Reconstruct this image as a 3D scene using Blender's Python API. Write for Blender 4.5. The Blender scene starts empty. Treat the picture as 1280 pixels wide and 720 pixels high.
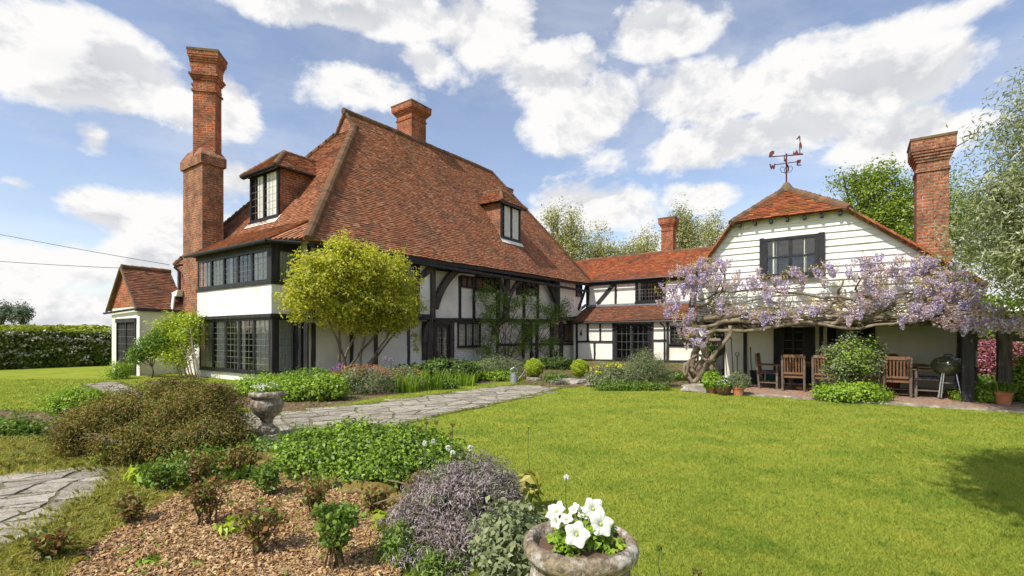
import bpy, math, random
import numpy as np
from mathutils import Vector, noise
R = math.radians
random.seed(7)
rng = np.random.default_rng(11)
SC = bpy.context.scene

# ------------------------------------------------------------------ camera, sky, sun, exposure
cam_data = bpy.data.cameras.new('camera')
cam = bpy.data.objects.new('camera', cam_data)
SC.collection.objects.link(cam)
F = 610.0; HOR = 420.0; EYE = 1.5
cam.location = (0, 0, EYE); cam.rotation_euler = (R(90), 0, 0)
cam_data.sensor_width = 36; cam_data.lens = F / 1280 * 36
cam_data.shift_y = (HOR - 360) / 1280
cam_data.clip_start = 0.05; cam_data.clip_end = 3000
SC.camera = cam

ANG = R(35); CA, SA = math.cos(ANG), math.sin(ANG)
def WXY(u, v): return (CA*u + SA*v, -SA*u + CA*v)
def UVof(X, Y): return (CA*X - SA*Y, SA*X + CA*Y)

SUN_EL = R(50); sa = R(12)
sh = WXY(-math.sin(sa), -math.cos(sa))
sun_dir = Vector((sh[0]*math.cos(SUN_EL), sh[1]*math.cos(SUN_EL), math.sin(SUN_EL)))
sd = bpy.data.lights.new('sun', 'SUN'); sd.energy = 2.75; sd.angle = R(0.6); sd.color = (1, .955, .88)
so = bpy.data.objects.new('sun', sd); SC.collection.objects.link(so)
so.location = (0, 0, 30)
so.rotation_euler = sun_dir.to_track_quat('Z', 'Y').to_euler()

SC.view_settings.view_transform = 'Standard'; SC.view_settings.look = 'None'
SC.view_settings.gamma = 1; SC.view_settings.exposure = 0.90
SC.render.engine = 'CYCLES'
SC.cycles.max_bounces = 6; SC.cycles.diffuse_bounces = 3; SC.cycles.transparent_max_bounces = 12
SC.cycles.transmission_bounces = 4; SC.cycles.glossy_bounces = 3
SC.cycles.use_denoising = True
SC.cycles.denoising_input_passes = 'RGB_ALBEDO_NORMAL'; SC.cycles.denoising_prefilter = 'ACCURATE'
try: SC.cycles.denoiser = 'OPENIMAGEDENOISE'
except Exception: pass

def pdir(px, py):
    return Vector(((px-640)/F, 1, (HOR-py)/F)).normalized()

world = bpy.data.worlds.new('World'); SC.world = world; world.use_nodes = True
world.cycles.sampling_method = 'MANUAL'; world.cycles.sample_map_resolution = 1024
nt = world.node_tree
for n in list(nt.nodes): nt.nodes.remove(n)
def wn(t, **k):
    n = nt.nodes.new(t)
    for a, b in k.items(): setattr(n, a, b)
    return n
def wmath(op, a, b=None, c=None, clamp=False):
    n = wn('ShaderNodeMath', operation=op, use_clamp=clamp)
    for i, x in enumerate((a, b, c)):
        if x is None: continue
        if isinstance(x, (int, float)): n.inputs[i].default_value = x
        else: nt.links.new(x, n.inputs[i])
    return n.outputs[0]
def wvec(op, a, b):
    n = wn('ShaderNodeVectorMath', operation=op)
    for i, x in enumerate((a, b)):
        if x is None: continue
        if isinstance(x, (tuple, list, Vector)): n.inputs[i].default_value = tuple(x)
        else: nt.links.new(x, n.inputs[i])
    return n
sky = wn('ShaderNodeTexSky', sky_type='NISHITA')
sky.sun_disc = False; sky.sun_elevation = SUN_EL
sky.sun_rotation = math.atan2(sun_dir.x, sun_dir.y)
sky.air_density = 1.0; sky.dust_density = 0.6; sky.ozone_density = 2.0
tc = wn('ShaderNodeTexCoord')
D = tc.outputs['Generated']
sepd = wn('ShaderNodeSeparateXYZ'); nt.links.new(D, sepd.inputs[0])
def wnoise(scale, detail, rough, off, zs=1.6, dist=0.0):
    v = wvec('MULTIPLY', wvec('ADD', D, off).outputs[0], (1, 1, zs)).outputs[0]
    n = wn('ShaderNodeTexNoise'); n.inputs['Scale'].default_value = scale
    n.inputs['Detail'].default_value = detail; n.inputs['Roughness'].default_value = rough
    n.inputs['Distortion'].default_value = dist
    nt.links.new(v, n.inputs['Vector']); return n.outputs[0]
# cumulus banks: (px, py, half width, half height, weight)
BL = [(110,85,170,62,1),(10,60,90,50,.8),(285,130,55,52,1),(122,175,30,40,.7),(450,105,105,42,1),(440,12,260,34,1),(600,40,90,50,1),(540,80,60,40,.8),
      (690,95,75,50,1),(740,140,90,50,1),(850,35,100,38,1),(900,115,150,55,1),(1080,115,130,50,1),(930,175,210,42,1),(1130,170,110,45,1),(1250,100,25,16,.7),
      (740,262,110,42,1),(880,245,70,25,.9),(300,225,40,34,.8),(150,265,110,40,1),(40,330,150,50,.9),(20,230,60,22,.6),(1160,25,130,20,.4),(100,395,300,50,.9),(180,320,90,45,.8),
      (560,330,400,80,.7),(900,340,400,80,.7),(1300,330,300,90,.7)]
acc = None
for (px, py, rx, ry, w) in BL:
    d = pdir(px, py); k = d.y
    sx = rx/F*k*1.05; sz = ry/F*k*1.05
    df = wvec('SUBTRACT', D, tuple(d)).outputs[0]
    ml = wvec('MULTIPLY', df, (1/sx, 1/sx, 1/sz)).outputs[0]
    ln = wvec('LENGTH', ml, None).outputs[1]
    m = wmath('MULTIPLY', wmath('SUBTRACT', 1.12, ln, clamp=False), w)
    acc = m if acc is None else wmath('MAXIMUM', acc, m)
# clouds in the part of the sky behind the photographer
side = wmath('LESS_THAN', sepd.outputs[1], 0.05)
back = wmath('SUBTRACT', wnoise(1.6, 2, .5, (3, 1, 0)), .50)
acc = wmath('MAXIMUM', wmath('MAXIMUM', acc, -.6), wmath('SUBTRACT', wmath('MULTIPLY', wmath('ADD', back, .1), side), wmath('MULTIPLY', wmath('SUBTRACT', 1, side), 9)))
fb = wnoise(5.5, 10, .58, (0.3, .1, .2), 1.5, .15)
fb_lit = wnoise(5.5, 10, .58, (0.3 + sun_dir.x*.02, .1 + sun_dir.y*.02, .2 + .03), 1.5, .15)
dens = wmath('ADD', wmath('MULTIPLY', acc, 1.25), wmath('MULTIPLY', wmath('SUBTRACT', fb, .5), 3.0))
mr = wn('ShaderNodeMapRange', interpolation_type='SMOOTHSTEP'); nt.links.new(dens, mr.inputs[0])
mr.inputs[1].default_value = 0.20; mr.inputs[2].default_value = 0.70
alpha = mr.outputs[0]
# thin high veil
veil = wnoise(2.2, 6, .6, (5, 2, 1), 3.5, .4)
mv = wn('ShaderNodeMapRange'); nt.links.new(veil, mv.inputs[0]); mv.inputs[1].default_value = .42; mv.inputs[2].default_value = .75
mv.inputs[3].default_value = 0.08; mv.inputs[4].default_value = .42
alpha = wmath('MAXIMUM', alpha, mv.outputs[0])
# cloud tone: bright crests, grey undersides
ms = wn('ShaderNodeMapRange'); nt.links.new(wmath('SUBTRACT', fb, fb_lit), ms.inputs[0])
ms.inputs[1].default_value = -.06; ms.inputs[2].default_value = .05
thick = wn('ShaderNodeMapRange'); nt.links.new(dens, thick.inputs[0]); thick.inputs[1].default_value = .5; thick.inputs[2].default_value = 1.9
tone = wmath('SUBTRACT', wmath('ADD', wmath('MULTIPLY', ms.outputs[0], .60), .52), wmath('MULTIPLY', thick.outputs[0], .45), clamp=True)
tone = wmath('ADD', tone, .12, clamp=True)
cm = wn('ShaderNodeMix', data_type='RGBA'); nt.links.new(tone, cm.inputs[0])
cm.inputs[6].default_value = (.46, .49, .57, 1); cm.inputs[7].default_value = (1.02, 1.01, 1.0, 1)
skm = wn('ShaderNodeMix', data_type='RGBA', blend_type='MULTIPLY'); skm.inputs[0].default_value = 1
nt.links.new(sky.outputs[0], skm.inputs[6]); skm.inputs[7].default_value = (.78, .69, .66, 1)
SKY_K = 0.15
cdiv = wn('ShaderNodeMix', data_type='RGBA', blend_type='MULTIPLY'); cdiv.inputs[0].default_value = 1
nt.links.new(cm.outputs[2], cdiv.inputs[6]); q = .52/SKY_K; cdiv.inputs[7].default_value = (q, q, q, 1)
fm = wn('ShaderNodeMix', data_type='RGBA'); nt.links.new(alpha, fm.inputs[0])
nt.links.new(skm.outputs[2], fm.inputs[6]); nt.links.new(cdiv.outputs[2], fm.inputs[7])
bg = wn('ShaderNodeBackground'); nt.links.new(fm.outputs[2], bg.inputs[0]); bg.inputs[1].default_value = SKY_K
wo = wn('ShaderNodeOutputWorld'); nt.links.new(bg.outputs[0], wo.inputs[0])

# ------------------------------------------------------------------ materials
def newmat(name):
    m = bpy.data.materials.new(name); m.use_nodes = True
    t = m.node_tree
    for n in list(t.nodes): t.nodes.remove(n)
    return m, t
def N(t, ty, **k):
    n = t.nodes.new(ty)
    for a, b in k.items(): setattr(n, a, b)
    return n
def c4(c): return (c[0], c[1], c[2], 1)
def noisecol(t, c1, c2, scale, detail=4, coord='Object', lo=.35, hi=.65, rough=.6, stretch=None):
    tcn = N(t, 'ShaderNodeTexCoord'); v = tcn.outputs[coord]
    if stretch:
        mp = N(t, 'ShaderNodeMapping'); mp.inputs['Scale'].default_value = stretch
        t.links.new(v, mp.inputs[0]); v = mp.outputs[0]
    n = N(t, 'ShaderNodeTexNoise'); n.inputs['Scale'].default_value = scale; n.inputs['Detail'].default_value = detail
    n.inputs['Roughness'].default_value = rough
    t.links.new(v, n.inputs['Vector'])
    mr = N(t, 'ShaderNodeMapRange'); mr.inputs[1].default_value = lo; mr.inputs[2].default_value = hi
    t.links.new(n.outputs[0], mr.inputs[0])
    mx = N(t, 'ShaderNodeMix', data_type='RGBA'); t.links.new(mr.outputs[0], mx.inputs[0])
    for i, c in ((6, c1), (7, c2)):
        if isinstance(c, tuple): mx.inputs[i].default_value = c4(c)
        else: t.links.new(c, mx.inputs[i])
    return mx.outputs[2], n.outputs[0]
def addbump(t, h, bsdf, strength, dist):
    b = N(t, 'ShaderNodeBump'); b.inputs['Strength'].default_value = strength; b.inputs['Distance'].default_value = dist
    t.links.new(h, b.inputs['Height']); t.links.new(b.outputs[0], bsdf.inputs['Normal'])
def surf(name, c1, c2, scale=3, rough=.8, bump=.3, bdist=.01, bscale=None, stretch=None, c3=None, spec=.3, metal=0):
    m, t = newmat(name)
    col, h = noisecol(t, c1, c2, scale, stretch=stretch)
    if c3: col, _ = noisecol(t, col, c3, scale*.37, lo=.52, hi=.66)
    b = N(t, 'ShaderNodeBsdfPrincipled'); t.links.new(col, b.inputs['Base Color'])
    b.inputs['Roughness'].default_value = rough; b.inputs['Metallic'].default_value = metal
    b.inputs['Specular IOR Level'].default_value = spec
    if bump:
        _, h2 = noisecol(t, c1, c2, bscale or scale*8, detail=5, stretch=stretch)
        addbump(t, h2, b, bump, bdist)
    o = N(t, 'ShaderNodeOutputMaterial'); t.links.new(b.outputs[0], o.inputs[0])
    return m
def foliage(name, cols, trans=.3, gloss=.02, nscale=1.2, tint=None):
    if name.endswith(('leaves', 'foliage', 'shoots')): cols = [(c[0]*1.45, c[1]*1.36, c[2]*1.25) for c in cols]
    """cols: list of colours spread at random over the leaves"""
    m, t = newmat(name)
    g = N(t, 'ShaderNodeNewGeometry')
    cr = N(t, 'ShaderNodeValToRGB'); el = cr.color_ramp.elements
    for i, c in enumerate(cols):
        p = i/max(1, len(cols)-1)
        if i < 2: el[i].position = p if i == 0 else p; el[i].color = c4(c)
        else:
            e = el.new(p); e.color = c4(c)
    if len(cols) > 2:
        pos = [i/(len(cols)-1) for i in range(len(cols))]
        # rebuild in order
        while len(el) > 1: el.remove(el[-1])
        el[0].position = 0; el[0].color = c4(cols[0])
        for p, c in list(zip(pos, cols))[1:]:
            e = el.new(p); e.color = c4(c)
    t.links.new(g.outputs['Random Per Island'], cr.inputs[0])
    dk = tuple(x*.62 for x in cols[0]) if tint is None else tint
    col, _ = noisecol(t, cr.outputs[0], dk, nscale, detail=2, lo=.55, hi=.8)
    d = N(t, 'ShaderNodeBsdfDiffuse'); t.links.new(col, d.inputs[0])
    tr = N(t, 'ShaderNodeBsdfTranslucent'); t.links.new(col, tr.inputs[0])
    mx = N(t, 'ShaderNodeMixShader'); mx.inputs[0].default_value = trans
    t.links.new(d.outputs[0], mx.inputs[1]); t.links.new(tr.outputs[0], mx.inputs[2])
    gl = N(t, 'ShaderNodeBsdfGlossy'); gl.inputs['Roughness'].default_value = .45
    gl.inputs[0].default_value = (1, 1, 1, 1)
    m2 = N(t, 'ShaderNodeMixShader'); m2.inputs[0].default_value = gloss
    t.links.new(mx.outputs[0], m2.inputs[1]); t.links.new(gl.outputs[0], m2.inputs[2])
    o = N(t, 'ShaderNodeOutputMaterial'); t.links.new(m2.outputs[0], o.inputs[0])
    return m
def islands(name, cols, rough=.85, bscale=60, bump=.3, patch=None, pscale=.6, patch2=None, p2scale=3, bdist=.004):
    m, t = newmat(name)
    g = N(t, 'ShaderNodeNewGeometry')
    cr = N(t, 'ShaderNodeValToRGB'); el = cr.color_ramp.elements
    while len(el) > 1: el.remove(el[-1])
    el[0].position = 0; el[0].color = c4(cols[0])
    for i, c in enumerate(cols[1:]):
        e = el.new((i+1)/(len(cols)-1)); e.color = c4(c)
    t.links.new(g.outputs['Random Per Island'], cr.inputs[0])
    col = cr.outputs[0]
    if patch: col, _ = noisecol(t, col, patch, pscale, detail=5, lo=.50, hi=.78)
    if patch2: col, _ = noisecol(t, col, patch2, p2scale, detail=6, lo=.58, hi=.70)
    b = N(t, 'ShaderNodeBsdfPrincipled'); t.links.new(col, b.inputs['Base Color'])
    b.inputs['Roughness'].default_value = rough; b.inputs['Specular IOR Level'].default_value = .2
    _, h = noisecol(t, (0,0,0), (1,1,1), bscale, detail=4)
    addbump(t, h, b, bump, bdist)
    o = N(t, 'ShaderNodeOutputMaterial'); t.links.new(b.outputs[0], o.inputs[0])
    return m
def brickmat(name, c1, c2, mortar, c3=None, bw=.26, bh=.088, msize=.014):
    m, t = newmat(name)
    uv = N(t, 'ShaderNodeUVMap')
    bt = N(t, 'ShaderNodeTexBrick'); bt.inputs['Scale'].default_value = 1
    bt.inputs['Brick Width'].default_value = bw; bt.inputs['Row Height'].default_value = bh
    bt.inputs['Mortar Size'].default_value = msize; bt.inputs['Mortar Smooth'].default_value = .3
    bt.inputs['Bias'].default_value = 0
    t.links.new(uv.outputs[0], bt.inputs['Vector'])
    a, _ = noisecol(t, c1, c2, 9, detail=3, coord='UV')
    bt.inputs['Color1'].default_value = c4(c1); bt.inputs['Color2'].default_value = c4(c2)
    bt.inputs['Mortar'].default_value = c4(mortar)
    col = bt.outputs[0]
    col, _ = noisecol(t, col, c3 or tuple(x*.5 for x in c1), 1.6, detail=8, coord='UV', lo=.42, hi=.62, rough=.75)
    col, _ = noisecol(t, col, (.40, .30, .20), 7, detail=5, coord='UV', lo=.60, hi=.72)
    col, _ = noisecol(t, col, tuple(x*.42 for x in c2), 14, detail=2, coord='UV', lo=.56, hi=.64)
    b = N(t, 'ShaderNodeBsdfPrincipled'); t.links.new(col, b.inputs['Base Color'])
    b.inputs['Roughness'].default_value = .9; b.inputs['Specular IOR Level'].default_value = .2
    inv = N(t, 'ShaderNodeMath', operation='SUBTRACT'); inv.inputs[0].default_value = 1
    t.links.new(bt.outputs['Fac'], inv.inputs[1])
    nz = N(t, 'ShaderNodeTexNoise'); nz.inputs['Scale'].default_value = 40; t.links.new(uv.outputs[0], nz.inputs['Vector'])
    ad = N(t, 'ShaderNodeMath', operation='ADD'); t.links.new(inv.outputs[0], ad.inputs[0]); t.links.new(nz.outputs[0], ad.inputs[1])
    addbump(t, ad.outputs[0], b, .8, .012)
    o = N(t, 'ShaderNodeOutputMaterial'); t.links.new(b.outputs[0], o.inputs[0])
    return m
def glassmat():
    m, t = newmat('window_glass')
    tr = N(t, 'ShaderNodeBsdfTransparent'); tr.inputs[0].default_value = (.86, .9, .88, 1)
    gl = N(t, 'ShaderNodeBsdfGlossy'); gl.inputs['Roughness'].default_value = .03
    fr = N(t, 'ShaderNodeFresnel'); fr.inputs[0].default_value = 1.5
    _, h = noisecol(t, (0,0,0), (1,1,1), 7, detail=1)
    bp = N(t, 'ShaderNodeBump'); bp.inputs['Strength'].default_value = .15; bp.inputs['Distance'].default_value = .02
    t.links.new(h, bp.inputs['Height']); t.links.new(bp.outputs[0], gl.inputs['Normal'])
    ad = N(t, 'ShaderNodeMath', operation='ADD'); ad.inputs[1].default_value = .06; t.links.new(fr.outputs[0], ad.inputs[0])
    mx = N(t, 'ShaderNodeMixShader'); t.links.new(ad.outputs[0], mx.inputs[0])
    t.links.new(tr.outputs[0], mx.inputs[1]); t.links.new(gl.outputs[0], mx.inputs[2])
    o = N(t, 'ShaderNodeOutputMaterial'); t.links.new(mx.outputs[0], o.inputs[0])
    return m
M = {}
M['white'] = surf('white_render', (.86, .835, .76), (.77, .745, .66), 1.7, .85, .25, .004, 9, c3=(.68, .65, .56))
M['whitebrick'] = brickmat('white_painted_brick', (.78, .77, .72), (.74, .73, .69), (.66, .65, .61), (.70, .69, .64))
M['board'] = surf('white_weatherboard', (.83, .82, .78), (.73, .72, .66), 2.5, .6, .2, .003, 30, stretch=(.5, 1, 5), c3=(.60, .58, .48))
M['cream'] = surf('cream_render', (.76, .74, .62), (.68, .66, .53), 1.6, .9, .2, .003, 9)
M['timber'] = surf('black_timber', (.016, .015, .016), (.045, .042, .042), 3, .65, .7, .012, 25, stretch=(3, 3, .5))
M['oldtimber'] = surf('weathered_timber', (.030, .026, .024), (.11, .09, .075), 4, .8, .8, .015, 22, stretch=(3, 3, .4))
M['frame'] = surf('black_painted_frame', (.014, .014, .016), (.028, .028, .03), 5, .45, .1, .003)
M['brick'] = brickmat('red_brick', (.42, .115, .045), (.30, .075, .035), (.42, .35, .26), (.18, .08, .05))
M['brickdark'] = brickmat('brown_brick', (.46, .15, .06), (.33, .11, .05), (.40, .32, .23), (.13, .075, .05))
M['brickorange'] = brickmat('orange_brick', (.52, .13, .04), (.38, .08, .03), (.44, .31, .20), (.17, .07, .04))
M['cap'] = surf('chimney_cap', (.20, .13, .08), (.11, .08, .05), 6, .9, .6, .01, c3=(.16, .14, .05))
tiles_cols = [(.19,.088,.055), (.37,.140,.062), (.29,.112,.058), (.43,.175,.08), (.22,.100,.062), (.40,.18,.095), (.36,.125,.055), (.26,.100,.055), (.47,.25,.135), (.34,.13,.06)]
M['tile'] = islands('clay_roof_tiles', tiles_cols, patch=(.13, .08, .055), pscale=.8, patch2=(.30, .22, .12), p2scale=2.6)
wt = [(.42,.12,.045), (.30,.085,.037), (.36,.10,.04), (.20,.075,.04), (.47,.17,.065)]
M['tilered'] = islands('orange_clay_roof_tiles', wt, patch=(.10, .062, .045), pscale=.9, patch2=(.20, .15, .07), p2scale=2.2)
M['tilemoss'] = islands('mossy_clay_roof_tiles', [(.42,.12,.04), (.30,.10,.04), (.22,.08,.04), (.50,.17,.06)], patch=(.22, .17, .045), pscale=1.2, patch2=(.10, .08, .04), p2scale=3)
M['tilebrown'] = islands('brown_clay_roof_tiles', [(.20,.085,.05), (.28,.11,.06), (.14,.07,.045), (.33,.15,.085)], patch=(.10, .065, .045), pscale=1.0, patch2=(.23, .15, .09))
M['ridge'] = islands('ridge_tiles', [(.13,.08,.05), (.20,.095,.05), (.09,.06,.04), (.27,.13,.065)], patch=(.09, .075, .04), pscale=3, patch2=(.20, .16, .07), p2scale=9)
M['lead'] = surf('grey_lead', (.16, .17, .19), (.24, .25, .27), 4, .6, .2, .005)
M['came'] = surf('window_leads', (.26, .26, .26), (.18, .18, .18), 4, .5, 0)
M['glass'] = glassmat()
M['dark'] = surf('painted_room_dark', (.012, .011, .010), (.03, .026, .022), 3, .9, 0)  # near-black colour stands in for the unlit rooms behind the glass
M['curtain'] = surf('net_curtain', (.72, .70, .64), (.60, .58, .53), 6, .9, .3, .01)
M['tan'] = surf('tan_blind', (.28, .17, .09), (.20, .12, .06), 5, .9, 0)
M['gutter'] = surf('black_gutter', (.018, .018, .02), (.03, .03, .03), 5, .4, 0)
M['stone'] = surf('lichened_stone', (.33, .29, .23), (.21, .175, .13), 9, .95, .8, .012, 60, c3=(.55, .53, .47))
M['slab'] = islands('path_flagstones', [(.35,.31,.245), (.43,.385,.305), (.27,.24,.19), (.37,.325,.255)], patch=(.19, .155, .10), pscale=4, patch2=(.52, .49, .42), p2scale=9, bscale=22, bump=1, bdist=.03)
M['soil'] = surf('garden_soil', (.13, .075, .045), (.22, .14, .085), 5, .95, 1, .03, 30)
M['brickfloor'] = brickmat('terrace_brick', (.46, .20, .12), (.34, .16, .10), (.36, .31, .24), (.32, .27, .20), .22, .11, .012)
M['chip'] = islands('bark_chips', [(.50,.31,.14), (.34,.18,.08), (.68,.50,.28), (.19,.095,.045), (.46,.26,.11), (.60,.42,.21), (.28,.17,.09), (.56,.35,.15)], rough=.9)
M['chipbase'] = surf('bark_bed', (.30, .20, .12), (.15, .10, .065), 25, .95, 1, .03, 60)
M['teak'] = surf('weathered_teak', (.24, .125, .06), (.15, .08, .045), 6, .7, .3, .004, stretch=(2, 2, 6))
M['greywood'] = surf('grey_teak', (.20, .155, .12), (.12, .09, .07), 6, .8, .3, .004)
M['cushion'] = surf('navy_cushion', (.045, .04, .08), (.07, .06, .11), 9, .9, .2, .004)
M['terracotta'] = surf('terracotta', (.52, .19, .085), (.42, .15, .075), 7, .85, .2, .004, c3=(.58, .30, .18))
M['brownpot'] = surf('glazed_brown_pot', (.12, .055, .035), (.08, .04, .03), 7, .4, .1, .003)
M['zinc'] = surf('galvanised_steel', (.42, .43, .43), (.30, .31, .32), 12, .45, .1, .003, metal=.5)
M['bbqgreen'] = surf('dark_green_enamel', (.05, .065, .035), (.07, .085, .045), 4, .22, 0, spec=.6)
M['steel'] = surf('bright_steel', (.6, .6, .62), (.5, .5, .52), 6, .3, 0, metal=.8)
M['black'] = surf('black_plastic', (.02, .02, .022), (.03, .03, .03), 5, .6, .1, .002)
M['rust'] = surf('red_painted_iron', (.16, .02, .018), (.07, .014, .012), 9, .6, .3, .003)
M['iron'] = surf('dark_iron', (.05, .035, .03), (.03, .025, .02), 9, .7, .2, .003)
M['bark'] = surf('tree_bark', (.11, .085, .06), (.055, .042, .03), 5, .9, 1, .03, 20, stretch=(1, 1, .3))
M['palebark'] = surf('pale_bark', (.30, .255, .19), (.17, .135, .10), 5, .9, .9, .02, 20, stretch=(1, 1, .3))
M['vine'] = surf('wisteria_bark', (.27, .215, .145), (.115, .085, .055), 6, .9, .9, .015, 22)
M['cable'] = surf('black_cable', (.03, .03, .035), (.04, .04, .045), 5, .6, 0)
M['greenplastic'] = surf('green_canvas', (.02, .09, .06), (.015, .06, .04), 5, .6, .1, .003)
M['redplastic'] = surf('red_enamel', (.28, .03, .025), (.2, .03, .02), 5, .5, 0)
M['bluegrey'] = surf('bluegrey_paint', (.13, .14, .19), (.09, .10, .14), 5, .6, .2, .003)
G1 = dict(trans=.3)
M['lf_rose'] = foliage('yellow_rose_leaves', [(.33,.38,.03), (.44,.46,.045), (.22,.29,.025), (.58,.55,.08), (.38,.43,.04)], .5, tint=(.30, .36, .03))
M['fl_yellow'] = foliage('pale_yellow_petals', [(.75,.66,.22), (.80,.74,.36)], .25, tint=(.7, .6, .2))
M['lf_dark'] = foliage('dark_green_leaves', [(.040,.080,.018), (.07,.12,.025), (.11,.17,.035)], .25)
M['lf_mid'] = foliage('mid_green_leaves', [(.07,.135,.024), (.115,.20,.03), (.17,.26,.04)], .33)
M['lf_bright'] = foliage('bright_green_leaves', [(.12,.22,.022), (.19,.31,.03), (.26,.38,.04)], .35)
M['lf_lime'] = foliage('lime_leaves', [(.24,.33,.022), (.34,.43,.03), (.17,.27,.022)], .35)
M['lf_heath'] = foliage('bronze_heath_foliage', [(.09,.07,.022), (.16,.125,.04), (.25,.17,.06), (.11,.14,.03), (.17,.19,.05), (.06,.06,.018)], .15, gloss=.0, tint=(.035, .032, .014))
M['lf_sage'] = foliage('sage_leaves', [(.10,.14,.065), (.16,.20,.10), (.22,.26,.14), (.08,.11,.04)], .2)
M['lf_lav'] = foliage('dry_lavender_heads', [(.26,.20,.20), (.38,.30,.31), (.20,.155,.145), (.46,.38,.38), (.30,.26,.22)], .15, tint=(.14, .12, .09))
M['lf_willow'] = foliage('silver_willow_leaves', [(.11,.16,.045), (.17,.22,.075), (.25,.29,.13), (.38,.41,.25), (.09,.135,.03)], .35, gloss=.06, tint=(.10, .15, .04))
M['lf_spring'] = foliage('spring_tree_leaves', [(.10,.17,.02), (.17,.25,.03), (.25,.32,.045)], .4)
M['lf_pale'] = foliage('pale_spring_leaves', [(.26,.28,.085), (.33,.34,.13), (.20,.23,.06)], .35, tint=(.18, .20, .06))
M['lf_haze'] = foliage('haze_tinted_far_leaves', [(.10,.135,.095), (.15,.185,.13)], .3)  # distance haze mixed into the leaf colour
M['lf_hedge'] = foliage('hawthorn_hedge_leaves', [(.08,.12,.025), (.13,.18,.035), (.18,.23,.05)], .3)
M['lf_hedgetop'] = foliage('young_hedge_shoots', [(.18,.24,.025), (.26,.31,.035)], .3)  # yellower leaf colour, carries the sunlit look of the hedge top
M['fl_may'] = foliage('hawthorn_blossom', [(.42,.42,.34), (.55,.54,.46)], .2, tint=(.3, .3, .22))
M['fl_wist'] = foliage('wisteria_petals', [(.36,.28,.60), (.55,.46,.74), (.72,.64,.80), (.80,.72,.76), (.64,.54,.74)], .35, nscale=3, tint=(.56, .46, .66))
M['fl_wistp'] = foliage('faded_wisteria_petals', [(.66,.52,.56), (.74,.62,.60), (.60,.44,.56), (.70,.56,.46)], .35, nscale=3, tint=(.6, .42, .42))
M['lf_wist'] = foliage('bronze_wisteria_leaves', [(.42,.30,.07), (.34,.30,.05), (.50,.34,.12)], .35)
M['fl_white'] = foliage('white_petals', [(.82,.82,.76), (.86,.86,.80)], .2, nscale=3, tint=(.8, .8, .72))
M['fl_orange'] = foliage('orange_wallflowers', [(.60,.20,.03), (.66,.32,.05), (.44,.12,.03)], .2)
M['fl_purple'] = foliage('purple_petals', [(.38,.08,.38), (.50,.16,.50), (.28,.06,.30)], .2, tint=(.3, .06, .3))
M['fl_pink'] = foliage('magenta_azalea', [(.50,.12,.22), (.62,.28,.34), (.30,.07,.10), (.20,.10,.05), (.44,.14,.18)], .25, nscale=4, tint=(.14, .10, .05))
M['fl_mauve'] = foliage('faded_mauve', [(.40,.28,.42), (.30,.2,.3)], .2)
M['fl_acid'] = foliage('acid_yellow_bracts', [(.62,.60,.03), (.52,.54,.03)], .3, tint=(.5,.5,.03))
M['lf_red'] = foliage('red_young_rose_leaves', [(.16,.06,.03), (.13,.11,.03), (.24,.12,.05), (.10,.16,.03), (.18,.20,.05), (.07,.10,.02)], .25)
M['lf_straw'] = foliage('straw_grass', [(.48,.43,.06), (.36,.39,.05), (.58,.50,.14), (.24,.31,.035)], .4)
def lawnmat(name, cols, ground=False):
    m, t = newmat(name)
    g = N(t, 'ShaderNodeNewGeometry'); cr = N(t, 'ShaderNodeValToRGB'); el = cr.color_ramp.elements
    el[0].color = c4(cols[0]); el[1].color = c4(cols[2]); e = el.new(.5); e.color = c4(cols[1])
    t.links.new(g.outputs['Random Per Island'], cr.inputs[0]); col = cr.outputs[0]
    if ground: col, _ = noisecol(t, cols[0], cols[1], 30, detail=4)
    col, _ = noisecol(t, col, (.15, .225, .03), .9, detail=6, lo=.47, hi=.72, rough=.65)
    col, _ = noisecol(t, col, (.40, .37, .06), 1.9, detail=7, lo=.53, hi=.74, rough=.7)
    col, _ = noisecol(t, col, (.10, .20, .03), 5.5, detail=3, lo=.62, hi=.70)
    d = N(t, 'ShaderNodeBsdfDiffuse'); t.links.new(col, d.inputs[0]); tr = N(t, 'ShaderNodeBsdfTranslucent'); t.links.new(col, tr.inputs[0])
    mx = N(t, 'ShaderNodeMixShader'); mx.inputs[0].default_value = 0 if ground else .35
    t.links.new(d.outputs[0], mx.inputs[1]); t.links.new(tr.outputs[0], mx.inputs[2])
    o = N(t, 'ShaderNodeOutputMaterial'); t.links.new(mx.outputs[0], o.inputs[0]); return m
M['lawn'] = lawnmat('lawn_blades', [(.22,.28,.035), (.30,.36,.05), (.39,.41,.09)])
M['moss'] = surf('mossy_stone', (.16, .13, .03), (.30, .20, .05), 7, .95, 1, .02, 40, c3=(.34, .28, .19))
M['grass_ground'] = lawnmat('lawn_turf', [(.21,.25,.035), (.28,.31,.045), (.3,.33,.05)], True)
M['joint'] = surf('mossy_joint_soil', (.20, .17, .11), (.13, .13, .06), 9, .95, 1, .02, 40)
M['twig'] = surf('dry_twigs', (.30, .22, .16), (.18, .12, .08), 8, .9, .3, .003)

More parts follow.
